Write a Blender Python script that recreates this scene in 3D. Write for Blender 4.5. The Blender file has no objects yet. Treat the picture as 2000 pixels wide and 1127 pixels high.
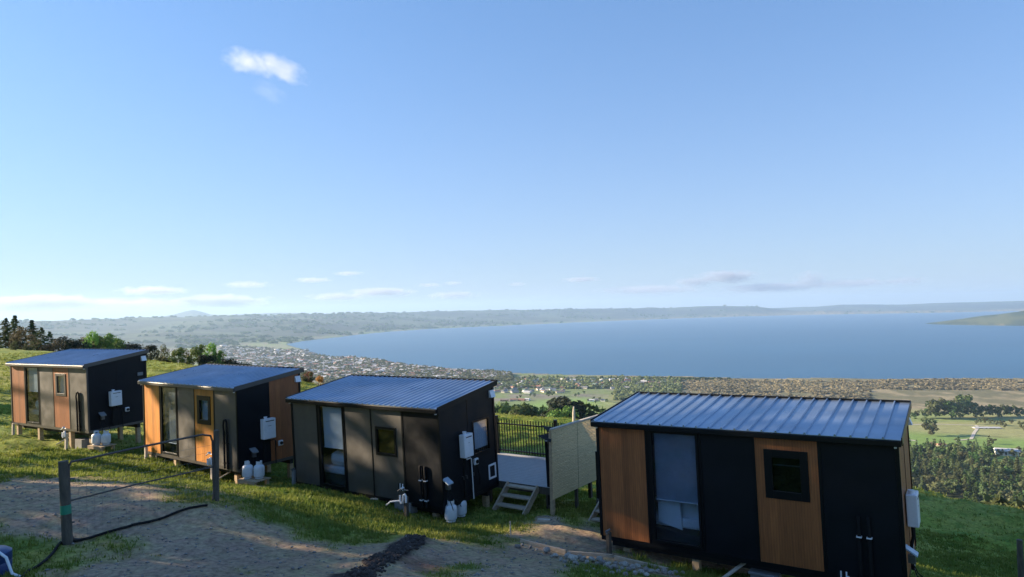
import bpy, bmesh, math, random
import numpy as np
from mathutils import Matrix, Vector, Euler
R_ = math.radians
rng = np.random.default_rng(7)
random.seed(7)
S = bpy.context.scene
C = S.collection

# ------------------------------------------------------------------ camera
FPX, PITCH, ROLL, CY = 1313.8, 0.041907, -0.020654, 550.98      # focal length in photo pixels (2000 wide)
cp, sp = math.cos(PITCH), math.sin(PITCH); cr, sr = math.cos(ROLL), math.sin(ROLL)
vF = Vector((0, cp, sp)); u0 = Vector((0, -sp, cp)); r0 = Vector((1, 0, 0))
vR = r0*cr + u0*sr; vU = -r0*sr + u0*cr
cam = bpy.data.cameras.new('camera'); camo = bpy.data.objects.new('camera', cam); C.objects.link(camo)
cam.sensor_width = 36; cam.lens = FPX/2000*36; cam.shift_y = -(563.5-CY)/2000
cam.clip_start = 0.1; cam.clip_end = 90000
camo.matrix_world = Matrix((( vR.x, vU.x, -vF.x, 0), (vR.y, vU.y, -vF.y, 0), (vR.z, vU.z, -vF.z, 0), (0, 0, 0, 1)))
S.camera = camo
# ------------------------------------------------------------------ light
SUN_AZ, SUN_EL = R_(-76), R_(18)          # azimuth clockwise from +Y
w = bpy.data.worlds.new('World'); S.world = w; w.use_nodes = True
nt = w.node_tree; nt.nodes.clear()
def N(t, **k):
    n = nt.nodes.new(t)
    for a, b in k.items(): setattr(n, a, b)
    return n
sky = N('ShaderNodeTexSky'); sky.sky_type = 'NISHITA'; sky.sun_disc = False
sky.sun_elevation = SUN_EL; sky.sun_rotation = SUN_AZ; sky.altitude = 400
sky.air_density = 1.0; sky.dust_density = 0.6; sky.ozone_density = 2.2
bg = N('ShaderNodeBackground'); bg.inputs[1].default_value = 0.086
out = N('ShaderNodeOutputWorld')
gam = N('ShaderNodeGamma'); gam.inputs[1].default_value = 0.62
tint = N('ShaderNodeMix'); tint.data_type = 'RGBA'; tint.blend_type = 'MULTIPLY'; tint.inputs[0].default_value = 1; tint.inputs[7].default_value = (0.60, 1.02, 1.56, 1)
nt.links.new(sky.outputs[0], gam.inputs[0]); nt.links.new(gam.outputs[0], tint.inputs[6]); # thin whitish veil of haze low in the sky
tcw = N('ShaderNodeTexCoord'); sxyz = N('ShaderNodeSeparateXYZ'); nt.links.new(tcw.outputs['Generated'], sxyz.inputs[0])
mm = N('ShaderNodeMath', operation='MULTIPLY'); mm.inputs[1].default_value = -5; nt.links.new(sxyz.outputs[2], mm.inputs[0])
ee = N('ShaderNodeMath', operation='EXPONENT'); nt.links.new(mm.outputs[0], ee.inputs[0]); m5 = N('ShaderNodeMath', operation='MULTIPLY', use_clamp=True); m5.inputs[1].default_value = .68; nt.links.new(ee.outputs[0], m5.inputs[0])
veil = N('ShaderNodeMix', data_type='RGBA'); veil.inputs[7].default_value = (2.65, 2.75, 3.1, 1); nt.links.new(m5.outputs[0], veil.inputs[0]); nt.links.new(tint.outputs[2], veil.inputs[6]); nt.links.new(veil.outputs[2], bg.inputs[0]); nt.links.new(bg.outputs[0], out.inputs[0])
sl = bpy.data.lights.new('sun', 'SUN'); sl.energy = 5; sl.angle = R_(0.5); sl.color = (1, 0.80, 0.56)
so = bpy.data.objects.new('sun', sl); C.objects.link(so)
sd = Vector((math.sin(SUN_AZ)*math.cos(SUN_EL), math.cos(SUN_AZ)*math.cos(SUN_EL), math.sin(SUN_EL)))
so.rotation_euler = sd.to_track_quat('Z', 'Y').to_euler()
so.location = (-60, 20, 40)
S.view_settings.view_transform = 'Standard'; S.view_settings.look = 'None'; S.view_settings.gamma = 1
S.view_settings.exposure = 1.55
S.render.engine = 'CYCLES'; S.cycles.use_denoising = True
S.cycles.volume_bounces = 1; S.cycles.max_bounces = 6; S.cycles.transparent_max_bounces = 12
S.cycles.sample_clamp_indirect = 4

# ------------------------------------------------------------------ helpers
def ray(u, v):
    d = vF + vR*((u-1000)/FPX) + vU*((CY-v)/FPX)
    return d.normalized()
def atY(u, v, Y):
    d = ray(u, v); return d*(Y/d.y)
def atZ(u, v, z):
    d = ray(u, v); return d*(z/d.z)
def hash2(ix, iy, seed):
    h = (ix.astype(np.int64)*374761393 + iy.astype(np.int64)*668265263 + seed*1442695041) & 0xFFFFFFFF
    h = ((h ^ (h >> 13))*1274126177) & 0xFFFFFFFF
    return ((h ^ (h >> 16)) & 0xFFFF)/65535.0
def vnoise(x, y, seed=0):
    ix, iy = np.floor(x), np.floor(y); fx, fy = x-ix, y-iy
    fx = fx*fx*(3-2*fx); fy = fy*fy*(3-2*fy)
    a = hash2(ix, iy, seed); b = hash2(ix+1, iy, seed); c = hash2(ix, iy+1, seed); d = hash2(ix+1, iy+1, seed)
    return (a*(1-fx)+b*fx)*(1-fy)+(c*(1-fx)+d*fx)*fy
def fbm(x, y, seed=0, o=4):
    s = 0; a = .5
    for k in range(o):
        s = s + a*vnoise(x, y, seed+k); x = x*2.03+17.1; y = y*2.03+5.7; a *= .5
    return s/(1-.5**o)          # about 0..1
def sstep(a, b, x):
    t = np.clip((x-a)/(b-a), 0, 1); return t*t*(3-2*t)
def cells(x, y, seed):
    """nearest jittered-grid site: returns (id hash, distance difference to second)"""
    ix, iy = np.floor(x), np.floor(y); best = np.full(x.shape, 9.); sec = np.full(x.shape, 9.); bid = np.zeros(x.shape)
    for dx in (-1, 0, 1):
        for dy in (-1, 0, 1):
            gx, gy = ix+dx, iy+dy
            px = gx+.15+.7*hash2(gx, gy, seed); py = gy+.15+.7*hash2(gx, gy, seed+9)
            d = np.hypot(x-px, y-py); idh = hash2(gx, gy, seed+21)
            m = d < best
            sec = np.where(m, best, np.minimum(sec, d)); bid = np.where(m, idh, bid); best = np.where(m, d, best)
    return bid, sec-best

# ------------------------------------------------------------------ terrain height
LAKE = -200.0
# control points of the near hill (x, y, z relative to the lens)
CP = []
def cpx(u, v, Y): p = atY(u, v, Y); CP.append((p.x, p.y, p.z))
for a in [(132,1066,11.9),(422,981,14.1),(0,1127,10.2),(300,1127,10.4),(700,1127,11.0),(560,1040,13.8),(950,1127,11.4),(1150,1110,12.6),(1320,1127,12.6),(820,1050,14.6),
          (0,900,20),(0,780,38),(0,715,70),(250,930,17.5),(1000,895,31),(1080,870,33),(1900,1050,27),(1900,1127,21),(1780,1120,17),
          (700,980,18.2),(650,962,19.7),(1085,1010,17.4)]: cpx(*a)
CP += [(-22.0,29.6,-4.92),(-19.3,28.1,-5.03),(-17.0,26.5,-5.12),(-20.6,31.8,-4.98),(-13.7,25.1,-5.27),(-11.3,23.3,-5.40),(-9,21.6,-5.5),(-12.2,27.3,-5.45),
       (-6.85,21.0,-5.36),(-2.0,17.5,-5.52),(-.5,19.6,-5.62),(-5.3,23.2,-5.65),(1.9,15.5,-5.5),(4.5,13.8,-5.68),(6.9,12.1,-5.85),(8.3,14.1,-6.2),(3.3,17.6,-5.75),
       (-.2,18.6,-5.56),(2,22,-6.0),
       (0,0,-1.7),(-4,4,-2.6),(4,3,-2.9),(0,-8,-1.0),(-20,0,-2.6),(-12,8,-3.2),(12,0,-5.0),(25,-12,-8),(0,-40,1),(-50,-20,0),(-60,25,-2.5),(-45,20,-3.2),(45,-10,-16),(-95,0,0)]
# crest of the hill by bearing: degrees, distance, sight-line drop, slope of the flank beyond
CR = np.array([(-180,140,-.01,.05),(-110,130,.0,.05),(-70,115,.03,.10),(-37,105,.0405,.13),(-30,92,.055,.14),(-25.6,78,.0715,.16),(-21,68,.088,.18),(-12,56,.125,.2),(-6.5,52,.143,.21),
               (-1,50,.158,.215),(4.8,47,.166,.22),(13,43,.205,.30),(24,39,.255,.40),(30.4,38,.284,.44),(37.3,38,.3165,.44),(60,42,.34,.44),(110,80,.25,.3),(180,140,-.01,.05)])
CR[:, 2] *= np.where(np.abs(CR[:, 0]) < 61, np.cos(np.radians(CR[:, 0])), 1)      # drop per metre along the bearing
for t, rc, dep, s in CR:
    if -75 < t < 70: CP.append((rc*math.sin(R_(t)), rc*math.cos(R_(t)), -dep*rc))
CP = np.array(CP)
def tps(r2): return np.where(r2 > 0, .5*r2*np.log(r2+1e-12), 0)
_d2 = ((CP[:, None, :2]-CP[None, :, :2])**2).sum(-1); n_ = len(CP)
_A = np.zeros((n_+3, n_+3)); _A[:n_, :n_] = tps(_d2)+np.eye(n_)*2.0; _A[:n_, n_] = 1; _A[:n_, n_+1:] = CP[:, :2]; _A[n_, :n_] = 1; _A[n_+1:, :n_] = CP[:, :2].T
_w = np.linalg.solve(_A, np.concatenate([CP[:, 2], [0, 0, 0]]))
def local_z(x, y):
    sh = x.shape; x = x.ravel(); y = y.ravel(); o = np.empty(x.shape)
    for i in range(0, len(x), 20000):
        a, b = x[i:i+20000], y[i:i+20000]
        r2 = (a[:, None]-CP[None, :, 0])**2+(b[:, None]-CP[None, :, 1])**2
        o[i:i+20000] = tps(r2)@_w[:n_]+_w[n_]+_w[n_+1]*a+_w[n_+2]*b
    return o.reshape(sh)
def px_shore(pts, z=LAKE):
    o = []
    for u, v in pts:
        p = atZ(u, v, z); o.append((math.degrees(math.atan2(p.x, p.y)), math.hypot(p.x, p.y)))
    return np.array(sorted(o))
SH1 = px_shore([(562,674),(580,679),(597,683),(606,689),(620,693),(640,697),(700,698.5),(735,700),(754,704),(760,710),(805,716),(880,724),(970,728),(1100,733),(1280,738),(1500,742),(1700,742.5),(2000,741)])
SH2 = px_shore([(562,672),(592,666.5),(658,659),(682,656),(760,648),(850,642),(988,636),(1100,631),(1320,622),(1565,615),(1820,611),(2000,607)])
TH0 = SH1[0, 0]
RIDGE = []      # bearing, distance, height
for u, v, D in [(-300,630,9500),(0,628,9000),(80,625.5,9000),(200,623,9500),(300,620.5,10000),(440,616.5,10000),(560,614,10000),(640,613,10000),(700,611.5,10500),(800,609,11500),(880,607,12000),(960,605,12500),(1100,604.5,13500),(1200,602.5,14000),
                (1300,600,14500),(1400,597.5,14500),(1470,598.5,14500),(1520,604,14500),(1560,607,14500),(1800,606,14500),(2300,600,14500)]:
    d = ray(u, v); h = math.hypot(d.x, d.y); RIDGE.append((math.degrees(math.atan2(d.x, d.y)), D, d.z/h*D))
RIDGE = np.array(RIDGE)
RIDGE2 = []
for u, v in [(-300,636),(0,632),(300,621),(325,617),(345,613),(362,608),(378,605),(392,608.5),(412,614.5),(440,616),(490,613.5),(540,611),(575,611.5),(620,614.5),(700,616),(1300,604),(1480,603),(1540,600.5),(1600,598.5),(1640,595),(1690,594.5),(1760,595),(1830,592),(1900,590),(2000,587.5),(2300,581)]:
    d = ray(u, v); h = math.hypot(d.x, d.y); RIDGE2.append((math.degrees(math.atan2(d.x, d.y)), d.z/h*19000))
RIDGE2 = np.array(RIDGE2)
def H(x, y, near=True):
    x = np.asarray(x, float); y = np.asarray(y, float)
    r = np.hypot(x, y)+1e-6; th = np.degrees(np.arctan2(x, y))
    rc = np.interp(th, CR[:, 0], CR[:, 1]); m = np.interp(th, CR[:, 0], CR[:, 2]); s = np.interp(th, CR[:, 0], CR[:, 3])
    k = np.minimum(r, rc)/r
    z = local_z(x*k, y*k)
    d = np.maximum(r-rc, 0); wd = 14.0
    z = z-(m*d+np.maximum(s-m, .02)*(d-wd*(1-np.exp(-d/wd))))
    z = z+sstep(120, 300, r)*(fbm(x/90, y/90, 3)-.5)*14*np.clip((700-r)/300, 0, 1)
    V = LAKE+1.5+78*np.exp(-r/650)+sstep(500, 900, r)*(fbm(x/400, y/400, 5)-.5)*5
    dd = (z-V)/10.0
    z = V+10*np.where(dd > 20, dd, np.log1p(np.exp(np.clip(dd, -30, 20))))
    # lake bed
    r1 = np.interp(th, SH1[:, 0], SH1[:, 1]); r2 = np.interp(th, SH2[:, 0], SH2[:, 1])
    jit = (fbm(x/160, y/160, 8)-.5)*70*(r/3000)
    inlake = (th > TH0)
    lk = np.minimum(r-(r1+jit), (r2+jit*1.5)-r)
    lk = np.where(inlake, lk, -1)
    # hills round the lake
    rd = np.interp(th, RIDGE[:, 0], RIDGE[:, 1]); rh = np.interp(th, RIDGE[:, 0], RIDGE[:, 2])
    start = np.where(inlake, r2, np.interp(th, [-60, -37, -25, TH0], [2500, 3600, 4700, SH2[0, 1]+200]))
    t = np.clip((r-start)/(rd-start), 0, 1)
    nz = fbm(x/1500, y/1500, 11, 5)-.5; nf = fbm(x/260, y/260, 31, 3)-.5
    prof = t**1.3*(rh-LAKE)
    back = np.clip((r-rd)/5000, 0, 1)
    hill = LAKE+2+prof*(1+nz*.9*np.sin(np.pi*np.clip(t, 0, 1))*1.2)+nf*26*sstep(0, .3, t)+sstep(0,.2,t)*nz*30
    hill = hill-back*220
    h2 = np.interp(th, RIDGE2[:, 0], RIDGE2[:, 1])
    far = LAKE+(h2-LAKE)*np.exp(-((r-19000)/2600)**2)+nf*14*sstep(15500, 18000, r)
    z = np.where(r > start, np.maximum(hill, np.where(r > 14500, far, -999)), z)
    z = np.where(lk > 0, LAKE-8*sstep(0, 30, lk)-.5, z)
    # headland on the right
    return z
HEAD = atZ(2255, 636, LAKE)
def headland(x, y):
    dx = x-HEAD.x; dy = y-HEAD.y
    a = math.atan2(HEAD.x, HEAD.y); lx = dx*math.cos(a)-dy*math.sin(a); ly = dx*math.sin(a)+dy*math.cos(a)
    ly = ly-700
    q = np.sqrt((lx/1650)**2+(ly/900)**2)
    return LAKE-12+270*np.clip(1-q, 0, 1)**1.15*(1+.5*(fbm(x/400, y/400, 41)-.5))
def ground_z(x, y):
    x = np.asarray(x, float); y = np.asarray(y, float)
    z = H(x, y); r = np.hypot(x, y)
    z = np.where(r > 3500, np.maximum(z, headland(x, y)), z)
    # small relief near by: hummocks, hoof-trodden terracettes, soil heap
    nr = np.clip((110-r)/60, 0, 1)
    ter = (fbm(x*.42+y*.1, y*1.15-x*.2, 51, 3)-.5)*.55*sstep(14, 30, r)
    z = z+nr*(ter+(fbm(x*1.6, y*1.6, 55, 3)-.5)*.13)
    z = z+sstep(18, 30, r)*np.clip((200-r)/60, 0, 1)*(fbm(x/7, y/7, 57, 3)-.5)*.7
    sx, sy = SOIL
    t = np.clip(((x-sx[0])*(sy[0]-sx[0])+(y-sx[1])*(sy[1]-sx[1]))/((sy[0]-sx[0])**2+(sy[1]-sx[1])**2), 0, 1)
    ds = np.hypot(x-(sx[0]+t*(sy[0]-sx[0])), y-(sx[1]+t*(sy[1]-sx[1])))
    z = z+.10*np.exp(-(ds/.45)**2)*(.5+fbm(x*3, y*3, 61, 3))
    return z
SOIL = ((-.2*11, 10.2), (-1.95, 14.3))
def hit(u, v, tmax=4000):
    """where the line of sight through a photo pixel meets the terrain"""
    d = ray(u, v); h = math.hypot(d.x, d.y)
    rr = np.concatenate([np.arange(4, 130, .1), np.geomspace(130, tmax, 1500)])
    X = d.x/h*rr; Y = d.y/h*rr; Z = d.z/h*rr
    g = H(X, Y) if tmax > 300 else ground_z(X, Y)
    i = np.argmax(g > Z)
    return Vector((X[i], Y[i], float(g[i])))
SOIL = (tuple(hit(700, 1127, 200)[:2]), tuple(hit(812, 1050, 200)[:2]))
def gz(x, y): return float(ground_z(np.array([x]), np.array([y]))[0])

# ------------------------------------------------------------------ materials
MT = {}
def mat(name, col, rough=.7, metal=0., spec=.5, var=0., vs=3., bump=0., bs=30., coords='Object', stretch=None, rand=0., col2=None, sub=0.):
    m = bpy.data.materials.new(name); m.use_nodes = True; MT[name] = m
    t = m.node_tree; b = t.nodes['Principled BSDF']; L = t.links.new
    b.inputs['Roughness'].default_value = rough; b.inputs['Metallic'].default_value = metal; b.inputs['Specular IOR Level'].default_value = spec
    b.inputs['Base Color'].default_value = (*col, 1)
    tc = t.nodes.new('ShaderNodeTexCoord'); src = tc.outputs[coords]
    if stretch:
        mp = t.nodes.new('ShaderNodeMapping'); mp.inputs['Scale'].default_value = stretch; L(src, mp.inputs[0]); src = mp.outputs[0]
    if var or col2:
        n = t.nodes.new('ShaderNodeTexNoise'); n.inputs['Scale'].default_value = vs; n.inputs['Detail'].default_value = 6; n.inputs['Roughness'].default_value = .65; L(src, n.inputs['Vector'])
        rmp = t.nodes.new('ShaderNodeValToRGB'); L(n.outputs[0], rmp.inputs[0])
        c2 = col2 or tuple(c*(1+var) for c in col); c1 = col if col2 else tuple(c*(1-var) for c in col)
        rmp.color_ramp.elements[0].position = .33; rmp.color_ramp.elements[0].color = (*c1, 1)
        rmp.color_ramp.elements[1].position = .67; rmp.color_ramp.elements[1].color = (*[min(1, c) for c in c2], 1)
        cs = rmp.outputs[0]
        if rand:
            oi = t.nodes.new('ShaderNodeObjectInfo'); mr = t.nodes.new('ShaderNodeMapRange'); L(oi.outputs['Random'], mr.inputs[0]); mr.inputs[3].default_value = 1-rand; mr.inputs[4].default_value = 1+rand
            hs = t.nodes.new('ShaderNodeHueSaturation'); L(cs, hs.inputs['Color']); L(mr.outputs[0], hs.inputs['Value'])
            mh = t.nodes.new('ShaderNodeMapRange'); L(oi.outputs['Random'], mh.inputs[0]); mh.inputs[3].default_value = .5-rand*.09; mh.inputs[4].default_value = .5+rand*.06; L(mh.outputs[0], hs.inputs['Hue'])
            cs = hs.outputs[0]
        L(cs, b.inputs['Base Color'])
    if bump:
        n2 = t.nodes.new('ShaderNodeTexNoise'); n2.inputs['Scale'].default_value = bs; n2.inputs['Detail'].default_value = 4; L(src, n2.inputs['Vector'])
        bp = t.nodes.new('ShaderNodeBump'); bp.inputs['Strength'].default_value = bump; bp.inputs['Distance'].default_value = .02; L(n2.outputs[0], bp.inputs['Height']); L(bp.outputs[0], b.inputs['Normal'])
    return m
def groove(m, spacing, depth=.4):
    """fine vertical V-grooves along local x"""
    t = m.node_tree; b = t.nodes['Principled BSDF']; L = t.links.new
    tc = t.nodes.new('ShaderNodeTexCoord'); wv = t.nodes.new('ShaderNodeTexWave'); wv.wave_type = 'BANDS'; wv.bands_direction = 'X'; wv.wave_profile = 'SIN'
    sp_ = t.nodes.new('ShaderNodeSeparateXYZ'); cb = t.nodes.new('ShaderNodeCombineXYZ'); ad = t.nodes.new('ShaderNodeMath'); ad.operation = 'ADD'
    L(tc.outputs['Object'], sp_.inputs[0]); L(sp_.outputs[0], ad.inputs[0]); L(sp_.outputs[1], ad.inputs[1]); L(ad.outputs[0], cb.inputs[0]); L(cb.outputs[0], wv.inputs['Vector'])
    wv.inputs['Scale'].default_value = math.pi/10/spacing; wv.inputs['Distortion'].default_value = 0
    rp = t.nodes.new('ShaderNodeValToRGB'); rp.color_ramp.elements[0].position = 0; rp.color_ramp.elements[1].position = .22; L(wv.outputs['Fac'], rp.inputs[0])
    bp = t.nodes.new('ShaderNodeBump'); bp.inputs['Strength'].default_value = depth; bp.inputs['Distance'].default_value = .01; L(rp.outputs[0], bp.inputs['Height'])
    old = b.inputs['Normal'].links
    if old: L(old[0].from_socket, bp.inputs['Normal'])
    L(bp.outputs[0], b.inputs['Normal'])
    mx = t.nodes.new('ShaderNodeMix'); mx.data_type = 'RGBA'; mx.blend_type = 'MULTIPLY'; mx.inputs[0].default_value = 1
    mr = t.nodes.new('ShaderNodeMapRange'); mr.inputs[3].default_value = .72; L(rp.outputs[0], mr.inputs[0])
    dv = t.nodes.new('ShaderNodeMath'); dv.operation = 'DIVIDE'; dv.inputs[1].default_value = .15; L(ad.outputs[0], dv.inputs[0]); fl = t.nodes.new('ShaderNodeMath'); fl.operation = 'FLOOR'; L(dv.outputs[0], fl.inputs[0])
    wn = t.nodes.new('ShaderNodeTexWhiteNoise'); wn.noise_dimensions = '1D'; L(fl.outputs[0], wn.inputs['W']); wr = t.nodes.new('ShaderNodeMapRange'); wr.inputs[3].default_value = .78; wr.inputs[4].default_value = 1.15; L(wn.outputs['Value'], wr.inputs[0])
    bh = t.nodes.new('ShaderNodeHueSaturation'); L(b.inputs['Base Color'].links[0].from_socket, bh.inputs['Color']); L(wr.outputs[0], bh.inputs['Value']); src = bh.outputs[0]; L(src, mx.inputs[6]); L(mr.outputs[0], mx.inputs[7]); L(mx.outputs[2], b.inputs['Base Color'])
wood_o = mat('orange_timber_cladding', (.60, .23, .03), .5, var=.22, vs=4, stretch=(6, 6, .5), bump=.12, bs=20); groove(wood_o, .05, .25)
wood_b = mat('brown_timber_cladding', (.31, .105, .032), .5, var=.2, vs=4, stretch=(6, 6, .5), bump=.12, bs=20); groove(wood_b, .05, .25)
dark_p = mat('charcoal_panel', (.006, .0075, .011), .42, spec=.22, var=.18, vs=1.2, bump=.10, bs=90)
def uneven_sheen(m, a, b_, sc=2.2):
    t = m.node_tree; b = t.nodes['Principled BSDF']; n = t.nodes.new('ShaderNodeTexNoise'); n.inputs['Scale'].default_value = sc; n.inputs['Detail'].default_value = 7; tc = t.nodes.new('ShaderNodeTexCoord'); t.links.new(tc.outputs['Object'], n.inputs['Vector'])
    r = t.nodes.new('ShaderNodeMapRange'); r.inputs[1].default_value = .3; r.inputs[2].default_value = .7; r.inputs[3].default_value = a; r.inputs[4].default_value = b_; t.links.new(n.outputs[0], r.inputs[0]); t.links.new(r.outputs[0], b.inputs['Roughness'])
uneven_sheen(dark_p, .32, .6)
dark_g = mat('stone_grey_panel', (.052, .047, .044), .46, spec=1.0, var=.22, vs=1.5, bump=.14, bs=60)
uneven_sheen(dark_g, .38, .58)
dark_f = mat('black_aluminium', (.006, .007, .009), .35, spec=.25, var=.1)
trim_g = mat('grey_trim', (.06, .055, .05), .4, spec=.7, var=.1)
roof_m = mat('blue_grey_roof_steel', (.30, .38, .49), .33, metal=.75, var=.14, vs=.9, bump=.03, bs=8); uneven_sheen(roof_m, .26, .42, 1.1)
blind_m = mat('blind_fabric', (.74, .77, .80), .9, var=.04)
inner_m = mat('interior_lining', (.055, .06, .066), .8, var=.1)
white_p = mat('white_enamel', (.74, .76, .80), .35, var=.05, vs=6)
white_t = mat('white_plastic_pipe', (.70, .72, .75), .4, var=.06)
grey_pl = mat('grey_plastic', (.18, .19, .20), .5, var=.1)
cyl_m = mat('cylinder_paint', (.62, .66, .70), .4, var=.08, vs=9)
rubber = mat('black_rubber', (.008, .008, .009), .75, spec=.2, var=.1)
steel = mat('galvanised_steel', (.20, .20, .21), .4, metal=.8, var=.15, vs=12)
rust_m = mat('weathered_pipe', (.085, .07, .062), .55, metal=.4, var=.3, vs=8)
post_m = mat('weathered_post', (.085, .072, .055), .9, var=.35, vs=5, stretch=(3, 3, .6), bump=.5, bs=14)
pine_m = mat('treated_pine', (.42, .31, .19), .8, var=.22, vs=5, stretch=(4, 1, 4), bump=.2, bs=25)
pale_m = mat('pale_timber', (.50, .44, .36), .8, var=.2, vs=6, bump=.2, bs=25)
deck_m = mat('grey_composite_deck', (.35, .35, .35), .7, var=.08, vs=6, bump=.1, bs=30)
bamb_m = mat('woven_bamboo', (.86, .68, .38), .8, col2=(.58, .46, .25), vs=7, stretch=(.5, .5, 14), bump=.6, bs=10)
stone_m = mat('river_stone', (.30, .27, .235), .8, var=.45, vs=4, bump=.5, bs=14, rand=.35)
bed_m = mat('bed_linen', (.84, .86, .88), .9, var=.04, bump=.3, bs=6)
green_m = mat('green_tape', (.02, .22, .13), .5, var=.1)
blue_m = mat('blue_plastic', (.01, .04, .14), .4, var=.1)
shade_c = mat('shade_cloth', (.02, .02, .02), .8, var=.2)
chass_m = mat('trailer_chassis', (.02, .02, .022), .6, metal=.3, var=.2)
block_m = mat('grey_block', (.20, .20, .20), .85, var=.2, bump=.4)
def glass_mat(name, tint=(.75, .8, .85), ior=1.5):
    m = bpy.data.materials.new(name); m.use_nodes = True; t = m.node_tree; t.nodes.clear(); L = t.links.new
    o = t.nodes.new('ShaderNodeOutputMaterial'); mx = t.nodes.new('ShaderNodeMixShader'); f = t.nodes.new('ShaderNodeFresnel'); f.inputs[0].default_value = ior
    tr = t.nodes.new('ShaderNodeBsdfTransparent'); tr.inputs[0].default_value = (*tint, 1); g = t.nodes.new('ShaderNodeBsdfGlossy'); g.inputs['Roughness'].default_value = .02
    ad = t.nodes.new('ShaderNodeMath'); ad.operation = 'MULTIPLY_ADD'; ad.inputs[1].default_value = 1.4; ad.inputs[2].default_value = .02; L(f.outputs[0], ad.inputs[0])
    ge = t.nodes.new('ShaderNodeNewGeometry'); iv = t.nodes.new('ShaderNodeMath'); iv.operation = 'SUBTRACT'; iv.inputs[0].default_value = 1; L(ge.outputs['Backfacing'], iv.inputs[1])
    m2 = t.nodes.new('ShaderNodeMath'); m2.operation = 'MULTIPLY'; L(ad.outputs[0], m2.inputs[0]); L(iv.outputs[0], m2.inputs[1]); L(m2.outputs[0], mx.inputs[0]); L(tr.outputs[0], mx.inputs[1]); L(g.outputs[0], mx.inputs[2]); L(mx.outputs[0], o.inputs[0]); return m
glass = glass_mat('window_glass')
glass_d = glass_mat('tinted_glass', (.35, .4, .45), 1.45)
def leaf_mat(name, c1, c2, rand=.25, trans=.25):
    m = mat(name, c1, .75, col2=c2, vs=.9, rand=rand); t = m.node_tree; b = t.nodes['Principled BSDF']; L = t.links.new
    b.inputs['Specular IOR Level'].default_value = .25
    o = t.nodes['Material Output']; ad = t.nodes.new('ShaderNodeMixShader'); tl = t.nodes.new('ShaderNodeBsdfTranslucent')
    L(b.inputs['Base Color'].links[0].from_socket, tl.inputs[0]); ad.inputs[0].default_value = trans; L(b.outputs[0], ad.inputs[1]); L(tl.outputs[0], ad.inputs[2]); L(ad.outputs[0], o.inputs[0]); return m
lf_con = leaf_mat('conifer_needles', (.035, .075, .02), (.09, .16, .04))
lf_bro = leaf_mat('bush_leaves', (.06, .12, .025), (.16, .24, .05))
lf_bri = leaf_mat('bright_leaves', (.12, .25, .03), (.24, .40, .07), .15)
lf_brn = leaf_mat('brown_scrub_leaves', (.10, .09, .045), (.19, .17, .085))
lf_orn = leaf_mat('autumn_leaves', (.30, .13, .03), (.42, .24, .06))
lf_olv = leaf_mat('olive_leaves', (.07, .085, .035), (.15, .16, .07), .3)
lf_drk = leaf_mat('dark_leaves', (.018, .028, .016), (.04, .055, .03))
lf_far = leaf_mat('valley_leaves', (.06, .095, .035), (.14, .17, .07), .45)
bark = mat('bark', (.10, .075, .055), .9, var=.3, vs=6, bump=.5)

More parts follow.
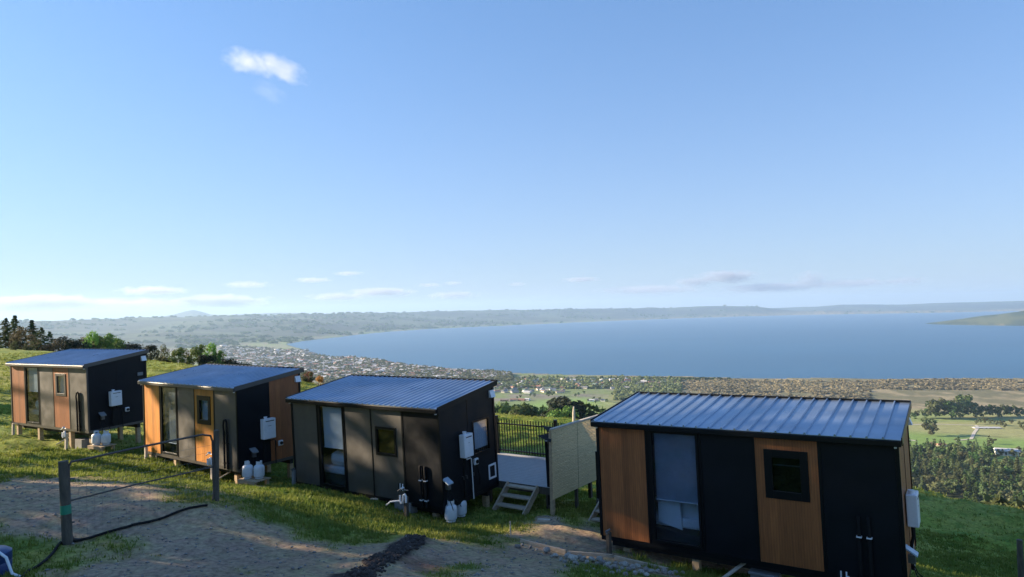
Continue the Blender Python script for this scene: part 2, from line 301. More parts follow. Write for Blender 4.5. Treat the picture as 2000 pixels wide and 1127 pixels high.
# ------------------------------------------------------------------ mesh tools
class MB:
    def __init__(s): s.v = []; s.f = []
    def add(s, vs, fs):
        o = len(s.v); s.v += [tuple(a) for a in vs]; s.f += [tuple(i+o for i in q) for q in fs]; return s
    def box(s, x0, x1, y0, y1, z0, z1):
        return s.hexa([(x0,y0,z0),(x1,y0,z0),(x1,y1,z0),(x0,y1,z0),(x0,y0,z1),(x1,y0,z1),(x1,y1,z1),(x0,y1,z1)])
    def hexa(s, p): return s.add(p, [(0,3,2,1),(4,5,6,7),(0,1,5,4),(1,2,6,5),(2,3,7,6),(3,0,4,7)])
    def beam(s, a, b, w, h, up=(0, 0, 1)):
        a = Vector(a); b = Vector(b); d = (b-a).normalized(); sdv = d.cross(Vector(up))
        if sdv.length < 1e-4: sdv = Vector((1, 0, 0))
        sdv.normalize(); u = sdv.cross(d).normalized(); sdv *= w/2; u *= h/2
        return s.hexa([a-sdv-u, b-sdv-u, b+sdv-u, a+sdv-u, a-sdv+u, b-sdv+u, b+sdv+u, a+sdv+u])
    def tube(s, pts, r, n=8, r2=None):
        pts = [Vector(p) for p in pts]; vs = []; fs = []; m = len(pts); prev = None
        for i, p in enumerate(pts):
            d = (pts[min(i+1, m-1)]-pts[max(i-1, 0)]).normalized()
            if prev is None: a = d.orthogonal().normalized()
            else:
                a = prev-d*prev.dot(d); a = a.normalized() if a.length > 1e-5 else d.orthogonal().normalized()
            prev = a; b = d.cross(a); rr = r if r2 is None else r+(r2-r)*i/(m-1)
            if isinstance(r, (list, tuple)): rr = r[i]
            for k in range(n):
                t = 2*math.pi*k/n; vs.append(p+(a*math.cos(t)+b*math.sin(t))*rr)
        for i in range(m-1):
            for k in range(n): fs.append((i*n+k, i*n+(k+1) % n, (i+1)*n+(k+1) % n, (i+1)*n+k))
        fs.append(tuple(range(n))[::-1]); fs.append(tuple((m-1)*n+k for k in range(n)))
        return s.add(vs, fs)
    def lathe(s, prof, c=(0, 0, 0), n=20):
        vs = []; fs = []
        for r, z in prof:
            for k in range(n): t = 2*math.pi*k/n; vs.append((c[0]+r*math.cos(t), c[1]+r*math.sin(t), c[2]+z))
        for i in range(len(prof)-1):
            for k in range(n): fs.append((i*n+k, i*n+(k+1) % n, (i+1)*n+(k+1) % n, (i+1)*n+k))
        fs.append(tuple(range(n))[::-1]); fs.append(tuple((len(prof)-1)*n+k for k in range(n)))
        return s.add(vs, fs)
    def build(s, name, m, parent=None, smooth=False, bevel=0):
        me = bpy.data.meshes.new(name); me.from_pydata(s.v, [], s.f); me.update()
        if m: me.materials.append(m)
        if smooth:
            me.polygons.foreach_set('use_smooth', [True]*len(me.polygons))
        o = bpy.data.objects.new(name, me); C.objects.link(o); o.parent = parent
        if bevel:
            b = o.modifiers.new('bevel', 'BEVEL'); b.width = bevel; b.segments = 2; b.limit_method = 'ANGLE'
        if smooth and not bevel:
            try: me.set_sharp_from_angle(angle=R_(40))
            except Exception: pass
        return o
def np_mesh(name, V, F, m, parent=None, smooth=False, k=None):
    V = np.ascontiguousarray(V, np.float32); F = np.ascontiguousarray(F, np.int32); kk = F.shape[1]
    me = bpy.data.meshes.new(name); me.vertices.add(len(V)); me.vertices.foreach_set('co', V.ravel())
    me.loops.add(F.size); me.loops.foreach_set('vertex_index', F.ravel())
    me.polygons.add(len(F)); me.polygons.foreach_set('loop_start', np.arange(0, F.size, kk, dtype=np.int32))
    if smooth: me.polygons.foreach_set('use_smooth', np.ones(len(F), bool))
    me.update(calc_edges=True)
    if m: me.materials.append(m)
    o = bpy.data.objects.new(name, me); C.objects.link(o); o.parent = parent; return o
def tag(o, label=None, cat=None, group=None, kind=None):
    if label: o['label'] = label
    if cat: o['category'] = cat
    if group: o['group'] = group
    if kind: o['kind'] = kind
    return o
def empty(name, loc=(0, 0, 0), rz=0):
    o = bpy.data.objects.new(name, None); C.objects.link(o); o.location = loc; o.rotation_euler = (0, 0, rz); o.empty_display_size = .3; return o
def copy_tree(o, parent=None):
    c = o.copy(); C.objects.link(c); c.parent = parent
    for ch in [q for q in bpy.data.objects if q.parent is o]: copy_tree(ch, c)
    return c

#@@TERRAIN
# ------------------------------------------------------------------ ground sheet (one mesh to the horizon)
th = np.concatenate([np.arange(-180, -46, 3.0), np.arange(-46, -40, .5), np.arange(-40, 40, .13), np.arange(40, 50, .5), np.arange(50, 180.1, 3.0)])
rr = [1.0]
while rr[-1] < 42000:
    r = rr[-1]
    rr.append(r*(1.08 if r < 8 else 1.008 if r < 60 else 1.02 if r < 300 else 1.011 if r < 3500 else 1.018 if r < 20000 else 1.08))
rr = np.array(rr)
TH, RR = np.meshgrid(np.radians(th), rr)
GX = RR*np.sin(TH); GY = RR*np.cos(TH)
GZ = ground_z(GX.ravel(), GY.ravel()).reshape(GX.shape)
def grass_dirt(x, y):
    """0 grass .. 1 bare track, near the cabins"""
    n = fbm(x*.55, y*.55, 71, 4); n2 = fbm(x*2.2, y*2.2, 75, 3)
    f = np.zeros(x.shape)
    for (ax, ay), (bx, by), wd in TRACK:
        t = np.clip(((x-ax)*(bx-ax)+(y-ay)*(by-ay))/((bx-ax)**2+(by-ay)**2), 0, 1)
        d = np.hypot(x-(ax+t*(bx-ax)), y-(ay+t*(by-ay)))
        f = np.maximum(f, 1-sstep(wd*.42, wd*1.15, d+(n-.5)*2.6+(n2-.5)*1.5))
    return f
def P(u, v): return tuple(hit(u, v, 200)[:2])
TRACK = [(P(0, 960), P(210, 985), 1.6), (P(210, 985), P(420, 1060), 1.8), (P(420, 1060), P(640, 1105), 1.5), (P(640, 1105), P(1000, 1085), 1.4), (P(1000, 1085), P(1120, 1055), 1.1), (P(1120, 1050), P(1000, 1120), 1.6),
         (P(1120, 1055), P(1420, 1105), .9), (P(1060, 1085), P(1330, 1127), .7), (P(300, 1127), P(700, 1127), 1.6), (P(1080, 1015), P(1085, 1020), .5), (P(455, 945), P(500, 950), .4)]
fx, fy = GX.ravel(), GY.ravel(); r_ = np.hypot(fx, fy); t_ = np.degrees(np.arctan2(fx, fy)); z_ = GZ.ravel()
def mixc(a, b, t): return a*(1-t[:, None])+b*t[:, None]
col = np.zeros((len(fx), 3))
g1 = np.array((.17, .22, .032)); g2 = np.array((.25, .26, .055)); g3 = np.array((.05, .13, .018))
dirt1 = np.array((.33, .245, .165)); dirt2 = np.array((.38, .28, .17)); soil = np.array((.05, .038, .032))
nA = fbm(fx*.16, fy*.16, 81, 4); nB = fbm(fx*1.4, fy*1.4, 85, 4)
col[:] = mixc(mixc(np.tile(g1, (len(fx), 1)), g2, sstep(.42, .66, nA)), g3, sstep(.5, .7, nB)*.55)
near = r_ < 60
dm = np.zeros(len(fx)); dm[near] = grass_dirt(fx[near], fy[near])
# dry brown grass on the left yard
dry = np.zeros(len(fx)); pl = P(60, 930); pl2 = P(300, 960)
dry[near] = (1-sstep(1.5, 4.5, np.minimum(np.hypot(fx[near]-pl[0], fy[near]-pl[1]), np.hypot(fx[near]-pl2[0], fy[near]-pl2[1])*1.3)+(nB[near]-.5)*2))*.8
for uu, vv, rad_ in ((930, 1060, 2.6), (830, 1020, 1.2), (1000, 1030, 1.6), (490, 950, 1.0), (760, 1000, .8), (380, 1000, 1.6), (240, 1127, 2.4)):
    pq = P(uu, vv); dry[near] = np.maximum(dry[near], (1-sstep(rad_*.4, rad_, np.hypot(fx[near]-pq[0], fy[near]-pq[1])+(nB[near]-.5)*1.6))*.9*sstep(.36, .6, fbm(fx[near]*2.5, fy[near]*2.5, 121, 3)))
col = mixc(col, np.tile(np.array((.25, .19, .085)), (len(fx), 1)), dry*.75)
dcol = mixc(np.tile(dirt1, (len(fx), 1)), dirt2, sstep(.35, .65, fbm(fx*.35+3, fy*.35, 91, 3)))
col = mixc(col, dcol, dm)
sx, sy = SOIL
t = np.clip(((fx-sx[0])*(sy[0]-sx[0])+(fy-sx[1])*(sy[1]-sx[1]))/((sy[0]-sx[0])**2+(sy[1]-sx[1])**2), 0, 1)
ds = np.hypot(fx-(sx[0]+t*(sy[0]-sx[0])), fy-(sx[1]+t*(sy[1]-sx[1])))
sm = (1-sstep(.18, .42, ds+(nB-.5)*.6))*(r_ < 30)
col = mixc(col, np.tile(soil, (len(fx), 1)), sm)
rp_ = P(830, 1105); col = mixc(col, np.tile(np.array((.17, .07, .05)), (len(fx), 1)), (1-sstep(.2, .8, np.hypot(fx-rp_[0], fy-rp_[1])+(nB-.5)*1.2))*(r_ < 30)*.7)
# valley: patchwork of paddocks, scrub, suburb
ang = .5; qx = (fx*math.cos(ang)+fy*math.sin(ang)); qy = (-fx*math.sin(ang)+fy*math.cos(ang))
cid, ced = cells(qx/170, qy/210, 5)
pal = np.array([(.17,.26,.07),(.22,.30,.09),(.28,.28,.12),(.19,.31,.08),(.13,.22,.065),(.31,.28,.14)])
val = pal[(cid*5.99).astype(int)]
val = mixc(val, np.array([(.05,.07,.03)]).repeat(len(fx), 0), (1-sstep(.02, .06, ced))*.9)
scr = mixc(np.tile(np.array((.28, .24, .145)), (len(fx), 1)), np.array((.15, .145, .08)), sstep(.4, .6, fbm(fx/35, fy/35, 95, 4)))
tanp = mixc(np.tile(np.array((.27, .28, .12)), (len(fx), 1)), np.array((.22, .28, .10)), sstep(.4, .6, fbm(fx/220, fy/60, 97, 3)))
right = sstep(6, 11, t_+(fbm(fx/200, fy/200, 99, 2)-.5)*6)
grn = mixc(np.tile(np.array((.17, .27, .07)), (len(fx), 1)), np.array((.24, .30, .10)), sstep(.3, .7, cid))
val = mixc(val, grn, (1-sstep(1110, 1150, r_))*right*.8*sstep(.03, .06, ced))
val = mixc(val, tanp, sstep(1080, 1160, r_)*right)
val = mixc(val, scr, sstep(1330, 1400, r_+(fbm(fx/150, fy/150, 101, 2)-.5)*300)*right)
twn = mixc(np.tile(np.array((.16, .21, .085)), (len(fx), 1)), np.array((.20, .19, .15)), sstep(.42, .62, fbm(fx/60, fy/60, 103, 4)))
val = mixc(val, twn, sstep(1350, 1500, r_+(fbm(fx/200, fy/200, 107, 2)-.5)*300)*(1-right))
forest = np.array((.035, .045, .02))
val = mixc(val, np.tile(forest, (len(fx), 1)), (1-sstep(800, 860, r_+(fbm(fx/100, fy/100, 109, 2)-.5)*120))*sstep(300, 420, r_))
# far hills: dark forest and pale paddocks
hn = fbm(fx/700, fy/500, 111, 5); hc, he = cells(fx/420, fy/420, 9)
hill = mixc(np.tile(np.array((.032, .045, .034)), (len(fx), 1)), np.array((.065, .09, .052)), sstep(.50, .56, hn)*(hc > .25))
hill = mixc(hill, np.tile(np.array((.04,.055,.03)), (len(fx), 1)), 1-sstep(.02, .08, he))
start = np.where(t_ > TH0, np.interp(t_, SH2[:, 0], SH2[:, 1]), np.interp(t_, [-60, -37, -25, TH0], [2500, 3600, 4700, SH2[0, 1]+200]))
val = mixc(val, hill, sstep(0, 700, r_-start))
col = mixc(col, val, sstep(130, 330, r_))
dx_, dy_ = fx-HEAD.x, fy-HEAD.y
hm = (np.hypot(dx_, dy_) < 2300)&(headland(fx, fy) > LAKE-4)&(r_ > 3500)
col[hm] = mixc(np.tile(np.array((.035, .055, .025)), (hm.sum(), 1)), np.array((.085, .10, .045)), sstep(.45, .6, fbm(fx[hm]/120, fy[hm]/120, 117, 4)))
col = np.clip(col, 0, 1)
nth = len(th); nr_ = len(rr)
ii = np.arange((nr_-1))[:, None]*nth+np.arange(nth-1)[None, :]
F = np.stack([ii, ii+nth, ii+nth+1, ii+1], -1).reshape(-1, 4)[:, ::-1]
gm = bpy.data.materials.new('hillside_ground'); gm.use_nodes = True
t = gm.node_tree; b = t.nodes['Principled BSDF']; L = t.links.new
b.inputs['Roughness'].default_value = .95; b.inputs['Specular IOR Level'].default_value = .15
at_ = t.nodes.new('ShaderNodeAttribute'); at_.attribute_name = 'land'
tc = t.nodes.new('ShaderNodeTexCoord')
def noi(sc, det=6, rg=.65):
    n = t.nodes.new('ShaderNodeTexNoise'); n.inputs['Scale'].default_value = sc; n.inputs['Detail'].default_value = det; n.inputs['Roughness'].default_value = rg; L(tc.outputs['Object'], n.inputs['Vector']); return n.outputs[0]
def mrange(s, a, b_, c, d):
    m = t.nodes.new('ShaderNodeMapRange'); L(s, m.inputs[0]); [setattr(m.inputs[i+1], 'default_value', v) for i, v in enumerate((a, b_, c, d))]; return m.outputs[0]
mu = t.nodes.new('ShaderNodeMath'); mu.operation = 'MULTIPLY'; L(mrange(noi(9), .3, .7, .55, 1.45), mu.inputs[0]); L(mrange(noi(.09, 8, .7), .3, .7, .78, 1.22), mu.inputs[1])
hs = t.nodes.new('ShaderNodeHueSaturation'); L(at_.outputs['Color'], hs.inputs['Color']); L(mu.outputs[0], hs.inputs['Value']); L(mrange(noi(2.5), .3, .7, .47, .525), hs.inputs['Hue'])
L(hs.outputs[0], b.inputs['Base Color'])
bp = t.nodes.new('ShaderNodeBump'); bp.inputs['Strength'].default_value = 1; bp.inputs['Distance'].default_value = .022; L(noi(11, 9, .78), bp.inputs['Height']); L(bp.outputs[0], b.inputs['Normal'])
go = np_mesh('ground', np.stack([fx, fy, z_], -1), F, gm, smooth=True)
a = go.data.color_attributes.new('land', 'FLOAT_COLOR', 'POINT'); a.data.foreach_set('color', np.concatenate([col, np.ones((len(col), 1))], 1).astype(np.float32).ravel())
tag(go, kind='structure')

# lake
lk = MB(); n = 64
pts = [(math.sin(R_(a_))*rad, math.cos(R_(a_))*rad) for a_ in np.linspace(-60, 75, n) for rad in (1200, 22000)]
lk.add([(x, y, LAKE) for x, y in pts], [(2*i, 2*i+2, 2*i+3, 2*i+1) for i in range(n-1)])
wm = mat('lake_water', (.02, .11, .22), .35, spec=.35)
t = wm.node_tree; L = t.links.new; b = t.nodes['Principled BSDF']
tc = t.nodes.new('ShaderNodeTexCoord')
n1 = t.nodes.new('ShaderNodeTexNoise'); n1.inputs['Scale'].default_value = .05; n1.inputs['Detail'].default_value = 8; n1.inputs['Roughness'].default_value = .7; L(tc.outputs['Object'], n1.inputs['Vector'])
bp = t.nodes.new('ShaderNodeBump'); bp.inputs['Strength'].default_value = 1; bp.inputs['Distance'].default_value = 2.5; L(n1.outputs[0], bp.inputs['Height']); L(bp.outputs[0], b.inputs['Normal'])
mp = t.nodes.new('ShaderNodeMapping'); mp.inputs['Scale'].default_value = (.0006, .002, 1); L(tc.outputs['Object'], mp.inputs[0])
n2 = t.nodes.new('ShaderNodeTexNoise'); n2.inputs['Scale'].default_value = 1; n2.inputs['Detail'].default_value = 5; L(mp.outputs[0], n2.inputs['Vector'])
cr_ = t.nodes.new('ShaderNodeValToRGB'); cr_.color_ramp.elements[0].position = .35; cr_.color_ramp.elements[0].color = (.010, .078, .165, 1); cr_.color_ramp.elements[1].position = .65; cr_.color_ramp.elements[1].color = (.016, .098, .195, 1)
L(n2.outputs[0], cr_.inputs[0]); L(cr_.outputs[0], b.inputs['Base Color'])
tag(lk.build('lake_water', wm), kind='structure')
#@@OBJECTS
# ------------------------------------------------------------------ cabins
W_, D_, HF, HB = 6.045, 2.404, 2.60, 2.925
OA, OB = .07, .12
def zr(y): return HF+(HB-HF)*(y+OB)/(D_+2*OB)
def wt(y): return zr(y)-.07
CABS = [(-22.0013, 29.6817, -4.4312, -.5228, .0059, .0405), (-13.7464, 25.1765, -4.9102, -.6211, .0053, .0238),
        (-6.8497, 21.1414, -5.1632, -.6097, .0125, .0481), (1.9267, 15.6122, -5.1696, -.5937, .0197, .0015)]
def cab_matrix(i):
    X, Y, Z, a, tl, td = CABS[i]
    M = Matrix(((math.cos(a), -math.sin(a), 0), (math.sin(a), math.cos(a), 0), (0, 0, 1)))
    ex = (M@Vector((1, 0, tl))).normalized(); ez = (M@Vector((-tl, -td, 1))).normalized(); ey = ez.cross(ex).normalized(); ez = ex.cross(ey)
    return Matrix(((ex.x, ey.x, ez.x, X), (ex.y, ey.y, ez.y, Y), (ex.z, ey.z, ez.z, Z), (0, 0, 0, 1)))
def cl(i, x, y, z=0): return cab_matrix(i)@Vector((x, y, z))
def on_ground(i, x, y):
    p = cl(i, x, y, 0); return Vector((p.x, p.y, gz(p.x, p.y)))
TW = .055       # panel thickness
def slab_x(mb, x0, x1, zb=0., y0=0., holes=()):
    """front wall panel from x0 to x1 (front face at y0), rectangular holes (x,x,z,z)"""
    zt = wt(0)
    if not holes: return mb.box(x0, x1, y0, y0+TW, zb, zt)
    hx0, hx1, hz0, hz1 = holes
    mb.box(x0, hx0, y0, y0+TW, zb, zt); mb.box(hx1, x1, y0, y0+TW, zb, zt)
    mb.box(hx0, hx1, y0, y0+TW, zb, hz0); mb.box(hx0, hx1, y0, y0+TW, hz1, zt); return mb
def slab_y(mb, y0, y1, x0, x1, zb=0., holes=()):
    def pr(a, b, z0, z1a, z1b): mb.hexa([(x0,a,z0),(x1,a,z0),(x1,b,z0),(x0,b,z0),(x0,a,z1a),(x1,a,z1a),(x1,b,z1b),(x0,b,z1b)])
    if not holes: pr(y0, y1, zb, wt(y0), wt(y1)); return mb
    a, b, c, d = holes
    pr(y0, a, zb, wt(y0), wt(a)); pr(b, y1, zb, wt(b), wt(y1)); pr(a, b, zb, c, c); pr(a, b, d, wt(a), wt(b)); return mb
def frame_x(x0, x1, z0, z1, w, y0, y1, mid=None):
    mb = MB().box(x0, x0+w, y0, y1, z0, z1).box(x1-w, x1, y0, y1, z0, z1).box(x0+w, x1-w, y0, y1, z0, z0+w).box(x0+w, x1-w, y0, y1, z1-w, z1)
    return mb
def window(parent, x0, x1, z0, z1, fw, blind, name='window', gl=None, fm=None, proud=.02, bar=None, bcol=None):
    f = frame_x(x0, x1, z0, z1, fw, -proud, TW+.01).build(name, fm or dark_f, parent, bevel=.004)
    MB().box(x0+fw, x1-fw, .014, .020, z0+fw, z1-fw).build('pane', gl or glass, f)
    if blind is not None:
        MB().box(x0+fw+.02, x1-fw-.02, .10, .103, blind, z1-fw).build('blind', bcol or blind_m, f)
        MB().tube([(x0+fw+.01, .095, blind), (x1-fw-.01, .095, blind)], .012, 8).build('blind_bar', white_p, f)
    if bar is not None:
        MB().box(x0+fw, x1-fw, .03, .05, bar-.012, bar+.012).build('blind_bar', white_p, f)
    return f
def make_cabin(i, spec):
    root = empty(spec['name']); root.matrix_world = cab_matrix(i)
    P_ = spec['panels']; st = spec.get('rib', .245)
    # front panels
    seams = [(0.05, 1.165), (2.43, 3.485), (3.525, 4.69), (4.75, W_-.05)]
    for k, (x0, x1) in enumerate(seams):
        hole = (3.77, 4.44, 1.35, 2.155) if k == 2 else ()
        if k == 2 and spec.get('bigsw'): hole = (3.70, 4.43, 1.2, 1.93)
        o = slab_x(MB(), x0, x1, holes=hole).build('wall_panel', P_[k][0], root)
        if P_[k][1]: o['label'] = P_[k][1]
    # tall window between panels 1 and 2
    MB().box(1.165, 2.43, .004, TW, 2.455, wt(0)).box(1.165, 1.27, .004, TW, 0, 2.455).box(2.36, 2.43, .004, TW, 0, 2.455).box(1.27, 2.36, .004, TW, 0, .04).build('window_surround', spec['sur'], root)
    window(root, 1.27, 2.36, .04, 2.455, .055, spec['blind'], 'tall_window', bcol=spec.get('bcol'))
    b = spec.get('swf', .10)
    h = (3.77, 4.44, 1.35, 2.155) if not spec.get('bigsw') else (3.70, 4.43, 1.2, 1.93)
    window(root, h[0]-b*.5, h[1]+b*.5, h[2]-b*.5, h[3]+b*.5, b, None, 'small_window', gl=glass_d if i > 1 else glass, bar=spec.get('bar'), fm=spec.get('swm'))
    MB().box(h[0], h[1], .12, .124, h[2]-.05, h[3]+.05).build('blind', spec.get('swb', inner_m), root)
    # seam strips and corners
    for x in (1.165, 2.375, 3.485, 4.69):
        MB().box(x+.002, x+(.038 if x < 4.6 else .058), -.010, .03, .0, wt(0)-.01).build('joint_strip', spec['strip'], root)
    MB().box(-.02, .048, -.02, .048, -.01, wt(0)).build('corner_trim', spec['strip'], root, bevel=.004)
    MB().box(W_-.048, W_+.02, -.02, .048, -.01, wt(0)).build('corner_trim', spec['cstrip'], root, bevel=.004)
    # end wall (right) in two panels, rear wall, left end wall
    e1, e2 = spec['end']
    slab_y(MB(), .05, 1.165, W_-TW, W_).build('end_wall_panel', e1, root)
    if spec.get('endwin'):
        hw = (1.36, 2.14, 1.02, 1.98)
        slab_y(MB(), 1.185, D_-.05, W_-TW, W_, holes=hw).build('end_wall_panel', e2, root)
        a, b_, c, d = hw; w_ = .05
        f = MB().box(W_-.05, W_+.02, a, a+w_, c, d).box(W_-.05, W_+.02, b_-w_, b_, c, d).box(W_-.05, W_+.02, a+w_, b_-w_, c, c+w_).box(W_-.05, W_+.02, a+w_, b_-w_, d-w_, d).build('end_window', dark_f, root)
        MB().box(W_-.02, W_-.014, a+w_, b_-w_, c+w_, d-w_).build('pane', glass, f)
        MB().box(W_-.085, W_-.08, a+.02, b_-.02, 1.16, d-.02).build('blind', blind_m, f)
        MB().box(W_-.30, W_-.28, a-.2, b_+.1, c-.1, d+.05).build('curtain', inner_m, f)
    else:
        slab_y(MB(), 1.185, D_-.05, W_-TW, W_).build('end_wall_panel', e2, root)
    MB().box(W_-.05, W_+.008, 1.165, 1.185, 0, wt(1.17)).build('joint_strip', dark_f, root)
    MB().box(-.02, .05, D_-.05, D_+.02, -.01, wt(D_)).build('corner_trim', dark_f, root)
    MB().box(W_-.05, W_+.02, D_-.05, D_+.02, -.01, wt(D_)).build('corner_trim', dark_f, root)
    slab_y(MB(), .05, D_-.05, 0, TW).build('end_wall_panel', dark_p, root)
    MB().box(.05, W_-.05, D_-TW, D_, 0, wt(D_-TW)).build('rear_wall', dark_p, root)
    MB().box(.06, W_-.06, D_-TW-.02, D_-TW-.004, 0, 2.3).build('inner_wall', inner_m, root)
    # floor and trailer chassis
    MB().box(0, W_, .0, D_, -.10, -.003).build('floor', spec['sur'], root)
    MB().box(.15, W_-.1, .25, .37, -.28, -.10).box(.15, W_-.1, D_-.4, D_-.28, -.28, -.10).box(1, 1.1, .37, D_-.4, -.25, -.12).box(3, 3.1, .37, D_-.4, -.25, -.12).box(5, 5.1, .37, D_-.4, -.25, -.12).build('chassis', chass_m, root)
    # roof: ribbed sheet running front to back
    mb = MB(); xs = [-OA]; zs = [0]; x = -OA+.05; rh = .034 if st > .25 else .026; rw = .045 if st > .25 else .06
    prof = [(-OA, 0)]
    while x+rw*1.6 < W_+OA:
        prof += [(x, 0), (x+rw*.3, rh), (x+rw*.8, rh), (x+rw*1.1, 0)]; x += st
    prof.append((W_+OA, 0))
    ya, yb = -OB-.03, D_+OB
    vs = []
    for (px_, pz) in prof: vs += [(px_, ya, zr(ya)+pz), (px_, yb, zr(yb)+pz), (px_, ya, zr(ya)-.012), (px_, yb, zr(yb)-.012)]
    fs = []
    for k in range(len(prof)-1):
        a = 4*k; fs += [(a, a+4, a+5, a+1), (a+2, a+3, a+7, a+6), (a, a+2, a+6, a+4), (a+1, a+5, a+7, a+3)]
    fs += [(0, 1, 3, 2), (4*len(prof)-4, 4*len(prof)-2, 4*len(prof)-1, 4*len(prof)-3)]
    rf = mb.add(vs, fs).build('roof', roof_m, root)
    e = .004
    MB().box(-OA, W_+OA, -OB-.05, -OB+.05, HF-.13, HF-.022).build('gutter', spec['gut'], rf, bevel=.012)
    MB().box(-OA-.01, W_+OA+.01, D_+OB-.01+e, D_+OB+.02, HB-.10, HB+.045).build('rear_flashing', dark_f, rf)
    for x0 in (-OA-.022, W_+OA+e):
        a, b_ = ya+.02, yb
        MB().hexa([(x0,a,zr(a)-.11),(x0+.018,a,zr(a)-.11),(x0+.018,b_,zr(b_)-.11),(x0,b_,zr(b_)-.11),(x0,a,zr(a)+.035),(x0+.018,a,zr(a)+.035),(x0+.018,b_,zr(b_)+.035),(x0,b_,zr(b_)+.035)]).build('barge_flashing', dark_f if x0 < 1 else spec['gut'], rf)
    MB().hexa([(0,.002,wt(0)),(W_,.002,wt(0)),(W_,D_,wt(D_)),(0,D_,wt(D_)),(0,.002,zr(0)-.015),(W_,.002,zr(0)-.015),(W_,D_,zr(D_)-.015),(0,D_,zr(D_)-.015)]).build('soffit', dark_f, rf)
    for x in (.03, W_-.03): MB().box(x-.02, x+.02, -.10, -.05, HF-.17, HF-.14).build('eave_light', white_p, root)
    # supports
    for x, y in spec['piles']:
        g = on_ground(i, x, y); z0 = (root.matrix_world.inverted()@g).z-.15
        MB().box(x-.075, x+.075, y-.075, y+.075, z0, -.285 if y > .2 and y < .4 else -.105).build('support_pile', pine_m, root)
    # waste pipes on the last front panel
    zt, zb = spec['pipes']
    for x in (5.33, 5.50):
        p = MB().tube([(x, -.045, zb), (x, -.045, zt-.05), (x, -.03, zt)], .034, 10).build('waste_pipe', rubber, root, smooth=True)
        for z in (zt-.38, zb+.18): MB().box(x-.045, x+.045, -.085, 0, z-.012, z+.012).build('pipe_clip', white_t if i > 1 else rubber, p)
    if i < 2:
        MB().tube([(5.33, -.045, zt-.03), (5.31, -.05, zt+.2), (5.36, -.05, zt+.36), (5.45, -.05, zt+.38), (5.51, -.05, zt+.28), (5.50, -.045, zt-.03)], .028, 8).build('pipe_loop', rubber, root, smooth=True)
    # end wall kit: water heater, gas regulator, tap, vent hood
    hy0, hy1, hz0, hz1 = spec['heater']
    ht = MB().box(W_+.02, W_+.21, hy0, hy1, hz0, hz1).build('water_heater', white_p, root, bevel=.018)
    MB().box(W_+.211, W_+.214, hy0+.08, hy1-.06, hz1-.09, hz1-.065).build('flue_slot', rubber, ht)
    MB().box(W_+.211, W_+.213, hy0+.17, hy1-.17, hz1-.24, hz1-.225).build('badge', grey_pl, ht)
    MB().lathe([(.05, 0), (.05, .05), (.06, .05), (.06, .07)], (W_+.11, hy0+.14, hz1-.003), 14).build('flue_cap', white_p, ht)
    pm = white_t if i >= 2 else rubber
    MB().tube([(W_+.1, hy0+.1, hz0), (W_+.1, hy0+.1, hz0-.2), (W_+.06, hy0+.1, hz0-.35), (W_+.06, hy0+.1, .05)], .03, 8).build('heater_pipe', rubber, ht, smooth=True)
    MB().tube([(W_+.1, hy1-.18, hz0), (W_+.1, hy1-.18, hz0-.08), (W_+.05, hy1+.02, hz0-.09), (W_+.05, hy1+.07, hz0-.12), (W_+.05, hy1+.08, -.1)], .016, 8).build('heater_pipe', pm, ht, smooth=True)
    vy = 2.33
    MB().hexa([(W_,vy-.13,2.50),(W_+.10,vy-.13,2.50),(W_+.10,vy+.07,2.50),(W_,vy+.07,2.50),(W_,vy-.13,2.70),(W_+.03,vy-.13,2.70),(W_+.03,vy+.07,2.70),(W_,vy+.07,2.70)]).build('vent_hood', white_p, root)
    if i < 2: MB().box(W_+.003, W_+.05, 2.02, 2.24, 1.90, 2.03).build('wall_vent', grey_pl, root)
    if i < 3:
        oy = hy1+.28; oz = hz0-.25
        f = MB().box(W_, W_+.07, oy-.08, oy+.09, oz-.09, oz+.09).build('power_inlet', white_t, root, bevel=.02)
        MB().lathe([(.055, 0), (.055, .03), (.03, .04)], (0, 0, 0), 14).build('inlet_cap', dark_f, f)
        f.children[0].matrix_local = Matrix.Translation((W_+.07, oy+.01, oz))@Matrix.Rotation(R_(90), 4, 'Y')
    if i == 2:
        MB().tube([(W_+.03, 1.42, .85), (W_+.09, 1.42, .62), (W_+.06, 1.5, .4), (W_+.02, 1.52, .2)], .014, 8).build('power_cable', rubber, f, smooth=True)
        y0, y1, z0, z1 = 1.98, 2.33, .20, .62; w_ = .055
        MB().box(W_, W_+.02, y0, y0+w_, z0, z1).box(W_, W_+.02, y1-w_, y1, z0, z1).box(W_, W_+.02, y0+w_, y1-w_, z0, z0+w_).box(W_, W_+.02, y0+w_, y1-w_, z1-w_, z1).build('hatch_frame', white_p, root, bevel=.006)
        MB().tube([(W_+.04, .62, .55), (W_+.12, .7, .3), (W_+.05, .95, .1), (W_+.03, 1.2, .2)], .012, 6).build('gas_hose', rubber, root, smooth=True)
        for y in (.82, .95, 1.25): MB().tube([(W_, y, .60), (W_+.06, y, .60), (W_+.06, y, .52)], .012, 6).build('pipe_stub', steel, root)
    # gas regulator: small tilted cover on the wall over the cylinders, with hoses
    ry, rz = spec['reg']
    rg = MB().hexa([(W_+.0,ry-.11,rz),(W_+.19,ry-.11,rz-.12),(W_+.19,ry+.11,rz-.12),(W_+.0,ry+.11,rz),(W_+.0,ry-.11,rz+.03),(W_+.19,ry-.11,rz-.09),(W_+.19,ry+.11,rz-.09),(W_+.0,ry+.11,rz+.03)]).build('regulator_cover', mat('pale_blue_cover', (.36, .44, .52), .4, var=.1) if i > 1 else grey_pl, root)
    MB().box(W_+.03, W_+.15, ry-.05, ry+.05, rz-.26, rz-.12).build('gas_regulator', steel, rg)
